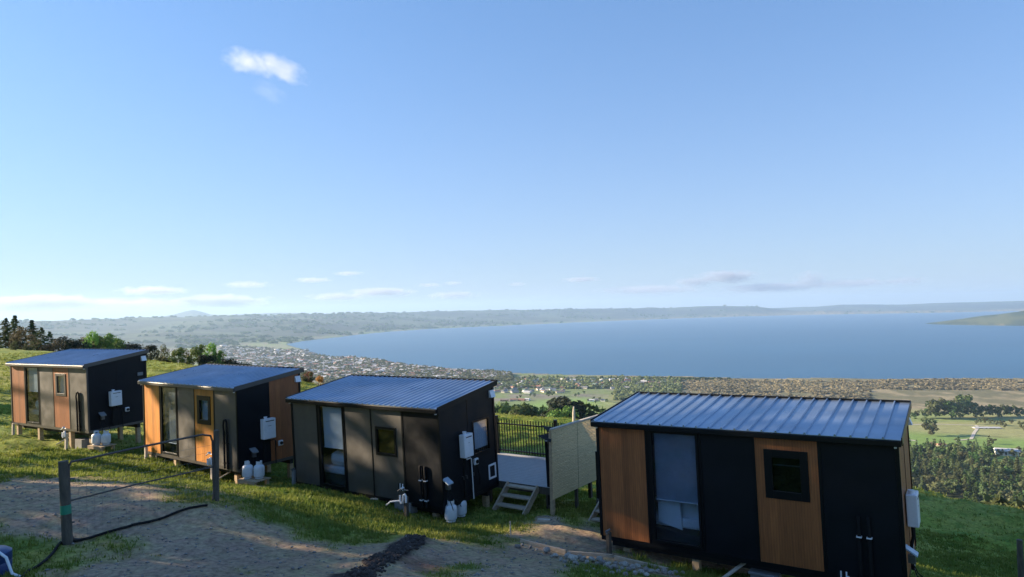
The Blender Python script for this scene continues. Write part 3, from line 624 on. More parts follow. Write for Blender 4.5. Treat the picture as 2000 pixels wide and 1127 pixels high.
    for s in (-1, 1): MB().tube([(W_+.09, ry+.03*s, rz-.25), (W_+.16, ry+.09*s, rz-.45), (W_+.30, ry+.14*s, rz-.60), (W_+.36, ry+.16*s, rz-.72)], .011, 6).build('gas_hose', rubber, rg, smooth=True)
    tag(root, spec['label'], 'cabin', 'cabins in a stepped row on the hillside')
    # bed inside, seen through the tall window
    bd = empty('bed'); bd.matrix_world = cab_matrix(i)
    MB().box(.12, 2.55, .28, 1.75, .02, .32).build('bed_base', inner_m, bd)
    mt = MB().box(.14, 2.50, .26, 1.72, .321, .55).build('mattress', bed_m, bd, bevel=.06)
    if i != 3:
        MB().box(1.32, 2.40, .24, 1.0, .552, .98).build('folded_duvet', bed_m, bd, bevel=.17)
        MB().box(1.0, 2.30, 1.02, 1.6, .552, .80).build('pillow', bed_m, bd, bevel=.10)
    else:
        MB().hexa([(1.30,.20,.42),(1.86,.20,.30),(1.86,.24,.30),(1.30,.24,.42),(1.30,.24,.86),(1.80,.24,.92),(1.80,.34,.92),(1.30,.34,.86)]).build('duvet', bed_m, bd, bevel=.02)
        MB().box(1.40, 2.34, .36, .46, .30, .88).build('headboard', blind_m, bd, bevel=.02)
    tag(bd, spec['bed'], 'bed')
    return root
specs = [
 dict(name='cabin', panels=[(wood_b, None), (dark_g, None), (wood_b, None), (dark_g, None)], sur=trim_g, strip=trim_g, cstrip=trim_g, gut=trim_g, blind=1.38, end=(dark_p, dark_p), piles=[(.3, .12), (2.1, .12), (4.55, .12), (.3, 2.1), (2.1, 2.1), (4.5, 2.1), (5.8, 2.1), (5.7, .3)], pipes=(1.13, -.05), heater=(.80, 1.24, .83, 1.42), reg=(.5, .62),
      label='farthest cabin at the left, brown timber and sunlit grey front, black end wall', bed='white bed seen through the tall window of the farthest left cabin', swm=trim_g, swb=blind_m, swf=.11),
 dict(name='cabin', panels=[(wood_o, None), (dark_g, None), (wood_o, None), (dark_g, None)], sur=trim_g, strip=dark_f, cstrip=dark_f, gut=trim_g, blind=.42, bcol=mat('grey_reflection', (.17, .18, .19), .8, var=.3, vs=3), end=(dark_p, wood_b), piles=[(.3, .12), (2.05, .12), (4.3, .3), (5.5, .3), (.3, 2.1), (2.1, 2.1), (4.5, 2.1), (5.8, 2.1)], pipes=(1.15, -.05), heater=(.80, 1.26, .79, 1.45), reg=(.5, .55),  # grey sheet in the tall window paints the glass reflection, not a blind
      label='cabin with bright orange timber front panels, second from the left, behind the gate', bed='pale bed behind the tall window of the orange fronted cabin', swf=.15, swb=blind_m),
 dict(name='cabin', panels=[(dark_g, None), (dark_g, None), (dark_g, None), (dark_p, 'black front panel beside the corner')], sur=dark_f, strip=dark_f, cstrip=dark_f, gut=dark_f, blind=1.16, end=(dark_p, dark_p), piles=[(.3, .3), (2.1, .3), (5.5, .3), (.3, 2.1), (2.1, 2.1), (5.8, 2.1)], pipes=(1.03, -.05), heater=(.74, 1.12, 1.12, 1.74), reg=(.12, .72), rib=.21, endwin=True, bigsw=True, swf=.07,
      label='all grey and black cabin with no orange panels and a window in its end wall', bed='bed with rounded white bedding behind the bright blind of the all grey cabin', bar=1.88),
 dict(name='cabin', panels=[(wood_b, None), (dark_p, None), (wood_b, None), (dark_p, None)], sur=dark_f, strip=dark_f, cstrip=dark_f, gut=dark_f, blind=.94, end=(wood_b, wood_b), piles=[(.5, .3), (2.1, .3), (.3, 2.1), (2.1, 2.1), (4.5, 2.1), (5.8, 2.1)], pipes=(1.14, -.3), heater=(.62, 1.06, .86, 1.45), reg=(.22, .60), rib=.265, swf=.15, bar=1.93,
      label='nearest and largest looking cabin on the right, black with two dark orange timber front panels', bed='bed with white bedding low behind the tall window of the nearest cabin', bcol=mat('grey_blind', (.28, .32, .40), .8, var=.12, vs=2)),
]
cabins = [make_cabin(i, s) for i, s in enumerate(specs)]

# ------------------------------------------------------------------ gas cylinders and their stands
def make_cyl():
    c = empty('gas_cylinder')
    MB().lathe([(.125, 0), (.13, .02), (.10, .03), (.155, .07), (.165, .12), (.165, .33), (.15, .39), (.10, .43), (.05, .445)], n=24).build('cylinder_body', cyl_m, c, smooth=True)
    mb = MB(); n = 20; vs = []; fs = []
    for k in range(15):
        a = 2*math.pi*k/n+.5
        for rr_, z in ((.085, .425), (.085, .54), (.093, .54), (.093, .42)): vs.append((rr_*math.cos(a), rr_*math.sin(a), z))
    for k in range(14):
        for q in range(4): fs.append((4*k+q, 4*k+(q+1) % 4, 4*k+4+(q+1) % 4, 4*k+4+q))
    fs += [(0, 3, 2, 1), (56, 57, 58, 59)]
    mb.add(vs, fs).build('valve_collar', cyl_m, c)
    MB().tube([(0, 0, .44), (0, 0, .49)], .02, 8).tube([(0, 0, .48), (.06, 0, .48)], .014, 8).build('valve', steel, c)
    MB().lathe([(.12, 0), (.12, .012), (.0, .012)], (0, 0, -.012), 16).build('foot_ring', steel, c)
    return c
cyl0 = make_cyl(); cyl_used = [False]
def place_cyl(loc, rz, label):
    c = cyl0 if not cyl_used[0] else copy_tree(cyl0); cyl_used[0] = True
    c.location = loc; c.rotation_euler = (0, 0, rz); tag(c, label, 'gas cylinder', 'white gas cylinders beside the cabins'); return c
def stand(i, x, y, h, label):
    g = on_ground(i, x, y); s = empty('timber_stand', g, CABS[i][3]+.1)
    MB().box(-.42, .42, -.30, -.12, h-.03, h).box(-.42, .42, -.08, .10, h-.03, h).box(-.42, .42, .14, .32, h-.03, h).build('top_slats', pine_m, s)
    for q in (-.3, .3): MB().box(q-.05, q+.05, -.28, -.18, -.08, h-.03).build('leg', pine_m, s); MB().box(q-.05, q+.05, .2, .3, -.08, h-.03).build('leg', pine_m, s)
    MB().box(-.4, .4, -.30, -.27, h-.12, h-.032).build('bearer', pine_m, s)
    tag(s, label, 'stand', 'low timber stands under the gas cylinders'); return g.z+h
for i, lab in ((0, 'farthest left cabin'), (1, 'orange fronted cabin')):
    z = stand(i, 6.45, .28, .27, 'low raw timber stand holding two gas cylinders beside the '+lab)
    for k, (x, y) in enumerate(((6.28, .16), (6.60, .36))):
        p = cl(i, x, y); place_cyl((p.x, p.y, z+.012), k*2+i, ('left' if k == 0 else 'right')+' white gas cylinder on the timber stand by the '+lab)
for k, (u, v) in enumerate(((878, 1017), (897, 1006))):
    g = hit(u, v, 100)+Vector((.06, -.22, 0)); g.z = gz(g.x, g.y); place_cyl((g.x, g.y, g.z+.03), 2.2+k, ('nearer' if k == 0 else 'farther')+' white gas cylinder standing on the grass at the corner of the all grey cabin')
for k, (x, y) in enumerate(((6.42, .15), (6.55, .55))):
    g = on_ground(3, x, y); place_cyl(g, k, 'white gas cylinder behind the corner of the nearest cabin, '+('nearer' if k == 0 else 'farther')+' of two')

# ------------------------------------------------------------------ service posts with taps and white drain traps
def post_thing(name, loc, h, w_, m, label, cat, lean=(0, 0), cap=None, group=None, round_=False):
    o = empty(name, loc)
    o.rotation_euler = (lean[0], lean[1], random.uniform(-.3, .3)-.5)
    if round_: MB().tube([(0, 0, -.3), (0, 0, h*.5), (.005, .003, h)], [w_/2*1.05, w_/2, w_/2*.95], 14).build('post_shaft', m, o, smooth=True)
    else: MB().box(-w_/2, w_/2, -w_/2, w_/2, -.3, h).build('post_shaft', m, o, bevel=.006)
    if cap: MB().tube([(0, -w_/2-.02, h-.03), (0, -w_/2-.05, h+.03), (0, w_/2, h+.04)], .022, 8).build('tap', cap, o, smooth=True)
    tag(o, label, cat, group); return o
for i, (x, y, h, m, lab) in enumerate([(.30, -.10, .50, pale_m, 'pale service post with a tap at the left end of the farthest left cabin'), (.35, -.12, .50, pale_m, 'pale service post by the bright orange panel of the second cabin'),
                                     (.20, -.22, .50, grey_pl, 'dark service post by the left end of the all grey cabin'), (.42, -.48, .52, post_m, 'thin weathered service post in front of the nearest cabin')]):
    g = on_ground(i, x, y); post_thing('service_post', g, h, .09, m, lab, 'post', cap=steel if i != 3 else grey_pl, group='service posts in front of the cabins')
def drain(i, x, y, zb, lab, m=white_t):
    g = on_ground(i, x, y); p = empty('drain_assembly', g, CABS[i][3])
    MB().box(-.045, .045, -.045, .045, -.2, zb+.1).build('drain_post', pale_m if i < 2 else post_m, p)
    U = [(-.14, -.08, zb+.14), (-.14, -.08, zb+.0), (-.10, -.08, zb-.06), (-.05, -.08, zb-.04), (-.03, -.08, zb+.06), (-.02, -.08, zb+.16), (.03, -.08, zb+.19), (.07, -.08, zb+.14), (.07, -.08, zb-.02)]
    MB().tube(U, .03, 10).build('u_trap', m, p, smooth=True)
    MB().tube([(-.22, -.09, zb+.24), (-.04, -.09, zb+.34), (.06, -.09, zb+.30), (.16, -.09, zb+.31)], .018, 8).build('tap_pipe', steel if i > 1 else m, p, smooth=True)
    MB().tube([(-.04, -.13, zb+.34), (-.04, -.05, zb+.34)], .03, 8).build('tap_handle', m, p)
    if i > 1:
        MB().tube([(-.14, -.08, zb), (-.30, -.10, zb-.03), (-.45, -.12, zb-.06), (-.60, -.10, zb-.16), (-.68, -.05, zb-.2)], .024, 8).build('outlet_hose', m, p, smooth=True)
        for k in range(4): MB().tube([(-.20+.045*k, -.06, zb+.26), (-.20+.045*k, -.06, zb+.44)], .014, 6).build('pipe_stub', m if k % 2 else rubber, p)
    tag(p, lab, 'drain', 'white drain traps at the cabin fronts')
drain(0, 5.25, -.42, .55, 'white drain trap on a pale post by the grey panel of the farthest left cabin')
drain(1, 5.25, -.42, .55, 'white drain trap on a pale post right of the gate at the second cabin')
drain(2, 5.15, -.45, .42, 'white drain trap with four small pipes at the black corner of the all grey cabin')
drain(3, 5.20, -.38, .40, 'white drain trap at the foot of the nearest cabin', white_t)

# grey crates, blocks and props
def simple(name, mb, m, label, cat, loc=(0, 0, 0), rz=0, group=None, bevel=.01, smooth=False):
    o = mb.build(name, m, None, bevel=bevel, smooth=smooth); o.location = loc; o.rotation_euler = (0, 0, rz); tag(o, label, cat, group); return o
g = on_ground(3, 3.55, .25)
bx_ = simple('storage_bin', MB().box(-.26, .26, -.2, .2, -.1, .36).box(-.29, .29, -.23, .23, .362, .41), grey_pl, 'grey lidded plastic bin half under the nearest cabin', 'bin', g, CABS[3][3])
g = on_ground(2, 4.6, .10); simple('concrete_block', MB().box(-.30, .30, -.14, .14, -.1, .27), block_m, 'pale concrete block under the front edge of the all grey cabin', 'block', g, CABS[2][3])
g = on_ground(0, 5.1, .3); simple('concrete_block', MB().box(-.25, .25, -.2, .2, -.1, .40), block_m, 'grey block stacked under the right end of the farthest left cabin', 'block', g, CABS[0][3])
for i, x, L_, lab in ((0, 3.9, .75, 'pale timber brace leaning under the farthest left cabin'), (1, 4.7, .7, 'pale timber brace leaning under the orange fronted cabin'), (2, 3.45, .5, 'pale timber offcut against the base of the all grey cabin'), (3, 2.75, .62, 'pale timber offcut leaning on the ground under the nearest cabin')):
    g = on_ground(i, x, -.12); q = cl(i, x+L_*.7, .25, -.12)
    mb = MB().beam((0, 0, .03), (q.x-g.x, q.y-g.y, min(q.z-g.z, .38)), .09, .04)
    simple('timber_brace', mb, pale_m, lab, 'timber', g, group='loose pale timbers at the cabin bases')

# ------------------------------------------------------------------ deck, pool fence, steps, bamboo screen
DZ = 0.02
dk = empty('deck'); dk.matrix_world = cab_matrix(2)
mb = MB()
for k in range(19): mb.box(W_+.06 if k*.145+D_+.12 < D_ else 1.2, 7.72, D_+.16+k*.145, D_+.16+k*.145+.132, DZ-.03, DZ)
mb.build('deck_boards', deck_m, dk)
MB().box(1.2, 7.72, D_+.13, D_+.158, DZ-.20, DZ-.002).box(7.69, 7.72, D_+.162, D_+2.9, DZ-.20, DZ-.032).box(1.2, 7.6, D_+2.88, D_+2.91, DZ-.2, DZ-.035).build('deck_fascia', post_m, dk)
for x in (1.5, 3.5, 5.5, 7.55):
    for y in (D_+.3, D_+2.7): MB().box(x-.05, x+.05, y-.05, y+.05, -1.0, DZ-.035).build('deck_pile', post_m, dk)
tag(dk, 'pale grey decking behind and to the right of the all grey cabin', 'deck')
def pool_fence(Mx, pts, label, posts=None, bottom=0.0, grp=None):
    o = empty('metal_fence'); o.matrix_world = Mx
    for (x0, y0), (x1, y1) in zip(pts[:-1], pts[1:]):
        L_ = math.hypot(x1-x0, y1-y0); ux, uy = (x1-x0)/L_, (y1-y0)/L_
        for z in (bottom+.13, bottom+1.02): MB().beam((x0, y0, z), (x1, y1, z), .035, .04).build('rail', dark_f, o)
        mb = MB(); n = int(L_/.105)
        for k in range(1, n):
            x, y = x0+ux*L_*k/n, y0+uy*L_*k/n; mb.box(x-.012, x+.012, y-.012, y+.012, bottom+.05, bottom+1.18)
        mb.build('pickets', dark_f, o)
    for x, y in (posts or pts): MB().box(x-.045, x+.045, y-.045, y+.045, bottom-.5, bottom+1.26).box(x-.052, x+.052, y-.052, y+.052, bottom+1.262, bottom+1.275).build('fence_post', dark_f, o)
    tag(o, label, 'fence', grp); return o
M3 = cab_matrix(2)
pool_fence(M3, [(1.25, D_+2.82), (4.0, D_+2.82), (6.35, D_+2.82), (7.64, D_+2.82), (7.64, D_+.24)], 'black metal picket fence round the grey deck', bottom=DZ)
# black timber post standing behind the fence
p = cl(2, 5.95, D_+3.9); post_thing('fence_post', (p.x, p.y, gz(p.x, p.y)), 1.35, .16, post_m, 'short dark wooden post on the grass behind the deck fence', 'post', lean=(0, .05))
def stair(Mx, x0, x1, y0, zt, zb, run, n, label, grp='short timber steps'):
    o = empty('timber_steps'); o.matrix_world = Mx
    for x in (x0, x1): MB().beam((x, y0-run, zb+.0), (x, y0, zt-.02), .045, .19, up=(0, 0, 1)).build('stringer', pine_g, o)
    for k in range(n):
        t = (k+.75)/n; y = y0-run*(1-t); z = zb+(zt-zb)*t
        MB().box(x0+.025, x1-.025, y-.13, y+.10, z-.02, z+.02).build('tread', pine_g, o)
    tag(o, label, 'steps', grp)
pine_g = mat('greyed_pine', (.42, .34, .25), .85, var=.22, vs=5, stretch=(1, 4, 4), bump=.2, bs=25)
zg = (M3.inverted()@on_ground(2, 6.8, D_-.7)).z
stair(M3, 6.35, 7.35, D_+.11, DZ, zg-.02, .78, 3, 'timber steps up to the grey deck, left of the bamboo screen')
M4 = cab_matrix(3)
zg = (M4.inverted()@on_ground(3, -.8, 1.8)).z
stair(M4, -1.25, -.3, D_+.11, DZ, zg-.02, .78, 3, 'timber steps half hidden behind the left edge of the nearest cabin')
d4 = empty('deck'); d4.matrix_world = M4
mb = MB()
for k in range(16): mb.box(-1.42, 5.2, D_+.16+k*.145, D_+.16+k*.145+.132, DZ-.03, DZ)
mb.build('deck_boards', deck_m, d4); MB().box(-1.42, 5.2, D_+.13, D_+.158, DZ-.20, DZ-.002).build('deck_fascia', post_m, d4)
for x in (-.5, 2.2, 4.8):
    for y in (D_+.3, D_+2.3): MB().box(x-.05, x+.05, y-.05, y+.05, -1.3, DZ-.035).build('deck_pile', post_m, d4)
tag(d4, 'second deck hidden behind the nearest cabin', 'deck')
pool_fence(M4, [(-1.37, D_+.22), (-1.37, D_+2.45)], 'black fence post and rails just left of the nearest cabin', bottom=DZ)
# bamboo screen
A = hit(1080, 1006, 100); A.z = gz(A.x, A.y)
th_ = CABS[2][3]; ex = Vector((math.cos(th_), math.sin(th_), 0)); ey = Vector((-ex.y, ex.x, 0))
sc = empty('bamboo_screen', A, th_)
zt_ = atY(1078, 838, A.y).z-A.z; zb_ = atY(1085, 974, A.y).z-A.z
MB().box(-.05, .05, -.05, .05, -.3, zt_-.02).build('screen_post', pine_m, sc)
MB().box(-.04, .04, 2.55, 2.63, -.9, zt_-.05).build('screen_post', post_m, sc)
MB().box(-.04, .04, 1.25, 1.33, -.9, zb_+.1).build('screen_post', post_m, sc)
mb = MB(); z = zb_; k = 0
while z < zt_-.02:
    t_k = .012+.004*((k*7) % 3); y0 = -.06+random.uniform(-.01, .01)
    mb.box(.052-random.uniform(0, .004), .052+t_k, y0, 2.66+random.uniform(-.01, .01), z, z+.034); z += .042; k += 1
mb.build('bamboo_weave', bamb_m, sc)
mb = MB()
for q in (4,): mb.box(.073, .077, .1+q*.3, .105+q*.3, zb_, zt_)
mb.build('binding_wires', post_m, sc)
MB().box(.0, .09, -.07, 2.68, zt_-.012, zt_+.028).build('top_rail', pale_m, sc)
tag(sc, 'woven bamboo privacy screen on timber posts between the deck and the nearest cabin', 'screen')
# black tarpaulin scraps tied at the screen top
mb = MB().add([(-.38, -.1, 1.66), (.02, .1, 1.80), (.04, -.1, 1.52), (-.12, -.12, 1.58), (-.22, .0, 1.70)], [(0, 4, 3), (4, 1, 2), (4, 2, 3)])
mb.add([(-.30, 0, 1.95), (.03, .1, 1.86), (-.04, -.1, 1.80)], [(0, 2, 1)])
o = simple('shade_cloth', mb, shade_c, 'torn black shade cloth flapping at the top corner of the bamboo screen', 'cloth', (A.x, A.y, A.z+zt_-1.86), th_, bevel=0)
sm_ = o.modifiers.new('thickness', 'SOLIDIFY'); sm_.thickness = .006

# ------------------------------------------------------------------ farm gate
GA = hit(132, 1064, 100); GB = hit(422, 979, 100); GA.z = gz(GA.x, GA.y); GB.z = gz(GB.x, GB.y)
hA = atY(123, 900, GA.y).z-GA.z; hB = atY(424, 840, GB.y).z-GB.z
o = empty('gate_post', GA, .3); o.rotation_euler = (R_(0), R_(-3), .3)
MB().tube([(0, 0, -.3), (0, 0, hA*.5), (0, 0, hA)], [.085, .08, .078], 16).build('post_shaft', post_m, o, smooth=True)
MB().tube([(0, 0, hA*.36), (0, 0, hA*.47)], .084, 16).build('tape_band', green_m, o)
tag(o, 'thick dark wooden gate post with a green band, left of the gate', 'post')
o = empty('gate_post', GB, 0)
MB().tube([(0, 0, -.3), (0, 0, hB*.5), (.01, 0, hB)], [.065, .062, .058], 16).build('post_shaft', post_m, o, smooth=True)
tag(o, 'slim weathered gate post right of the gate, before the orange cabin', 'post')
gt = empty('farm_gate', GA)
def gp(u, v, t):        # point in the vertical plane of the gate
    d = ray(u, v); nrm = (GB-GA).cross(Vector((0, 0, 1))); s = GA.dot(nrm)/d.dot(nrm); return d*s-GA
outl = [gp(137, 1040, 0), gp(134, 912, 0), gp(139, 902, 0), gp(160, 898, 0), gp(260, 876, 0), gp(395, 849, 0), gp(411, 851, 0), gp(415, 862, 0), gp(418, 966, 0), gp(414, 980, 0), gp(403, 985, 0), gp(270, 1022, 0), gp(160, 1054, 0), gp(143, 1052, 0), gp(137, 1040, 0)]
MB().tube(outl, .021, 8).build('gate_frame', rust_m, gt, smooth=True)
MB().tube([gp(136, 978, 0), gp(270, 945, 0), gp(416, 912, 0)], .015, 8).build('gate_rail', rust_m, gt, smooth=True)
mb = MB()
for k in range(1, 18):
    t = k/18; a = gp(137+t*278, 902-t*54, 0); b = gp(140+t*275, 1054-t*70, 0); mb.tube([a, b], .0014, 4)
for k in range(1, 9):
    t = k/9; a = gp(136, 905+t*140, 0); b = gp(417, 855+t*122, 0); mb.tube([a, b], .0022, 4)
mb.build('wire_mesh', steel, gt)
for z in (.35, 1.1): MB().tube([(-.05, 0, z), (.09, .05, z)], .015, 6).build('hinge', steel, gt)
tag(gt, 'rusty tubular farm gate with wire mesh, closed across the track', 'gate')
# hose along the ground
def ground_path(pxs, lift=.02, n=8):
    pts = [hit(u, v, 100) for u, v in pxs]; o = []
    for a, b in zip(pts[:-1], pts[1:]):
        for k in range(n):
            q = a.lerp(b, k/n); o.append(Vector((q.x, q.y, gz(q.x, q.y)+lift)))
    return o
pp = ground_path([(405, 990), (350, 1006), (270, 1028), (200, 1046), (150, 1060), (118, 1064), (104, 1084), (84, 1102), (58, 1118), (40, 1135)], .03)
simple('water_hose', MB().tube([p-pp[0] for p in pp], .024, 8), rubber, 'black hose running along the ground below the gate', 'hose', pp[0], bevel=0, smooth=True)
g = hit(4, 1122, 100); bb = empty('plastic_drum', (g.x-.12, g.y-.1, gz(g.x, g.y)), .2)
MB().lathe([(.26, -.1), (.28, .02), (.285, .2), (.275, .22), (.285, .24), (.28, .36), (.22, .40), (.0, .405)], n=22).build('drum_body', blue_m, bb, smooth=True)
MB().tube([(.18, -.12, .395), (.32, -.2, .33), (.42, -.24, .1), (.6, -.26, .02)], .02, 8).build('drum_hose', white_t, bb, smooth=True)
tag(bb, 'dark blue plastic drum cut off by the bottom left corner', 'drum')
# post on the right edge
g = hit(1995, 1135, 200); g.z = gz(g.x, g.y); hp = atY(1994, 1054, g.y).z-g.z
post_thing('fence_post', (g.x, g.y, g.z), hp, .17, post_m, 'round dark fence post at the right edge on the shaded meadow', 'post', round_=True)
g = hit(997, 1046, 100); simple('marker_stake', MB().box(-.012, .012, -.012, .012, -.1, .32), pale_m, 'thin pale marker stake in the grass beside the soil', 'stake', (g.x, g.y, gz(g.x, g.y)), .4, bevel=0)
g = hit(1062, 1018, 100); simple('timber_offcut', MB().box(-.16, .16, -.05, .05, -.01, .05), pale_m, 'short pale timber offcut lying by the foot of the bamboo screen', 'timber', (g.x, g.y, gz(g.x, g.y)), -.2)
# pale bare pole on the crest
g = hit(1121, 826, 200); 
gq = Vector((g.x, g.y, gz(g.x, g.y))); hp = atY(1121, 794, g.y).z-gq.z
o = empty('bare_trunk', gq); MB().tube([(0, 0, -.5), (0, 0, hp*.6), (.02, 0, hp)], [.11, .09, .05], 8).build('trunk', pale_m, o, smooth=True)
tag(o, 'pale bare tree stump standing on the crest above the bamboo screen', 'tree stump')

# ------------------------------------------------------------------ edging planks and stones
def plank(uv0, uv1, label, w_=.12):
    a = hit(*uv0, 100); b = hit(*uv1, 100); a.z = gz(a.x, a.y)+.03; b.z = gz(b.x, b.y)+.03
    simple('edging_plank', MB().beam((0, 0, 0), b-a, .035, w_), pine_g, label, 'plank', a, group='timber edging behind the stones', bevel=.004)
plank((1016, 1061), (1105, 1084), 'left end of the weathered timber edging behind the stones')
plank((1107, 1084), (1196, 1090), 'middle length of the weathered timber edging behind the stones', .09)
plank((1200, 1094), (1305, 1118), 'right end of the weathered timber edging behind the stones')
protos = []
for k in range(5):
    bm = bmesh.new(); bmesh.ops.create_icosphere(bm, subdivisions=2, radius=1)
    ax = Vector((random.uniform(.8, 1.2), random.uniform(.7, 1), random.uniform(.55, .8)))
    cuts = [(Vector((random.gauss(0, 1), random.gauss(0, 1), random.gauss(0, 1))).normalized(), random.uniform(.6, .85)) for _ in range(9)]
    for vt in bm.verts:
        for nr, d in cuts:
            q = vt.co.dot(nr)
            if q > d: vt.co -= nr*(q-d)
        vt.co = Vector((vt.co.x*ax.x, vt.co.y*ax.y, vt.co.z*ax.z))
    me = bpy.data.meshes.new('stone'); bm.to_mesh(me); bm.free(); me.materials.append(stone_m); protos.append(me)
stone_spots = [(1012,1072,9),(1020,1066,5),(1048,1077,4),(1067,1081,11),(1078,1092,5),(1085,1088,8),(1093,1080,8),(1103,1100,6),(1110,1090,10),(1118,1098,15),(1130,1092,9),(1126,1104,8),(1136,1098,7),(1141,1094,7),(1147,1102,8),(1151,1108,5),
               (1157,1099,11),(1166,1108,9),(1172,1098,9),(1178,1104,11),(1186,1108,10),(1192,1114,9),(1201,1112,11),(1203,1103,6),(1208,1120,8),(1214,1104,6),(1215,1113,6),(1222,1107,10),(1228,1118,8),(1236,1114,10),(1246,1110,9),(1252,1121,9),(1262,1116,8),(1272,1121,9),(1285,1121,8),(1298,1122,10),(1310,1124,9),(1096,1095,5),(1160,1115,5),(1182,1120,7),(1240,1124,8),(1262,1127,9),(1222,1126,8),(1196,1124,7),(1170,1122,5),(1146,1118,4),
               (1320,1120,7),(1333,1124,8),(1058,1085,4),(1036,1072,5),(412,1036,4),(492,1076,5),(508,1082,3),(570,1072,4),(410,1034,3),(640,1110,4),(572,1114,5),(584,1112,4),(252,1017,3),(388,1110,4),(943,1117,5),(932,1123,4),(950,1082,3)]
for k, (u, v, s) in enumerate(stone_spots):
    g = hit(u, v, 100); o = bpy.data.objects.new('stone', protos[k % 5]); C.objects.link(o)
    sz = s/FPX*g.y*.95; o.scale = (sz, sz, sz*random.uniform(.8, 1.1)); o.location = (g.x, g.y, gz(g.x, g.y)+sz*.5); o.rotation_euler = (random.uniform(-.4, .4), random.uniform(-.4, .4), random.uniform(0, 6))
    pile = 1000 < u < 1340
    tag(o, 'grey rounded stone in the heap below the nearest cabin' if pile else 'small loose stone lying on the dirt track', 'stone', 'stones heaped along the timber edging' if pile else 'loose stones on the track')
#@@VEG
# ------------------------------------------------------------------ tree shapes (leaf clumps as small faces)
def quads(cen, nrm, size, rs, asp=.6):
    n = len(cen); r = rs.normal(size=(n, 3)); a = np.cross(nrm, r); a /= np.linalg.norm(a, axis=1)[:, None]+1e-9; b = np.cross(nrm, a); b /= np.linalg.norm(b, axis=1)[:, None]+1e-9
    s = size[:, None] if np.ndim(size) else size
    V = np.stack([cen-a*s, cen-b*s*asp, cen+a*s, cen+b*s*asp], 1)+rs.normal(size=(n, 4, 3))*(.12*np.mean(size))
    return V.reshape(-1, 3), np.arange(n*4).reshape(-1, 4)
def broad_crown(seed, n, lobes, size, w_=1., h=1., base=.28):
    """unit-height crown: lobes of leaf clumps between base and 1"""
    rs = np.random.default_rng(seed); L_ = []
    for k in range(lobes):
        z = base+(1-base)*rs.uniform(.12, .86); rad = w_*.5*math.sin(math.pi*min(.98, max(.12, (z-base)/(1-base)*.85+.1)))
        a = rs.uniform(0, 6.28); d = rad*rs.uniform(.25, .8); L_.append((d*math.cos(a), d*math.sin(a), z, rs.uniform(.10, .19)*(.6+w_*.5)))
    cs, ns = [], []
    for i in range(n):
        x, y, z, r = L_[rs.integers(len(L_))]; v = rs.normal(size=3); v /= np.linalg.norm(v); q = r*rs.uniform(.55, 1.08)
        cs.append((x+v[0]*q, y+v[1]*q, max(base*(.55 if base < .5 else .93), z+v[2]*q*.85))); ns.append(v+rs.normal(size=3)*.5+(0, 0, .3))
    ns = np.array(ns); ns /= np.linalg.norm(ns, axis=1)[:, None]
    return quads(np.array(cs), ns, size*rs.uniform(.6, 1.3, n), rs)
def cone_crown(seed, n, size, w_=.42, base=.08, ragged=.25):
    rs = np.random.default_rng(seed); cs, ns, sz = [], [], []
    tiers = max(7, int(16*(1 if n > 600 else .6)))
    dirs = [[(rs.uniform(0, 6.28), rs.uniform(1-ragged, 1+ragged)) for _ in range(rs.integers(5, 8))] for _ in range(tiers)]
    for i in range(n):
        t = rs.uniform(0, 1)**1.25; k = min(tiers-1, int(t*tiers)); a, l = dirs[k][rs.integers(len(dirs[k]))]
        zt = base+(1-base)*((k+.5)/tiers); R = w_*.5*(1-(k+.5)/tiers)**.8*l+.015; f = rs.uniform(.1, 1)**.7; a += rs.normal()*.22*(1.1-f)
        z = zt-.05*f*f+rs.normal()*.011+.02*f; cs.append((R*f*math.cos(a), R*f*math.sin(a), z)); ns.append((math.cos(a)*.4+rs.normal()*.3, math.sin(a)*.4+rs.normal()*.3, 1)); sz.append(size*rs.uniform(.6, 1.2)*(1.1-.5*t))
    cs.append((0, 0, .985)); ns.append((1, 0, .1)); sz.append(size*.7)
    ns = np.array(ns, float); ns /= np.linalg.norm(ns, axis=1)[:, None]
    return quads(np.array(cs), ns, np.array(sz), rs, .5)
def trunk_mb(h, r, seed=0, limbs=5):
    rd = random.Random(seed); mb = MB().tube([(0, 0, -.06), (rd.uniform(-.01, .01), 0, h*.5), (rd.uniform(-.02, .02), rd.uniform(-.02, .02), h)], [r, r*.7, r*.25], 8)
    for k in range(limbs):
        z = h*rd.uniform(.4, .85); a = rd.uniform(0, 6.28); l = rd.uniform(.12, .25)
        mb.tube([(0, 0, z), (l*.5*math.cos(a), l*.5*math.sin(a), z+.07), (l*math.cos(a), l*math.sin(a), z+.17)], [r*.4, r*.25, r*.1], 5)
    return mb
TREE = {}
def tree_proto(key, kind, n, size, crown_m, **k):
    if kind == 'cone': V, F = cone_crown(hash(key) % 991 if False else sum(map(ord, key)), n, size, **k)
    else: V, F = broad_crown(sum(map(ord, key)), n, k.pop('lobes', 14), size, **k)
    c = np_mesh('crown', V, F, crown_m); t_ = trunk_mb(.9 if kind == 'cone' else .7, .018 if kind == 'cone' else .026, len(key), 0 if kind == 'cone' else 6).build('trunk', bark)
    TREE[key] = (c.data, t_.data)
    bpy.data.objects.remove(c); bpy.data.objects.remove(t_)
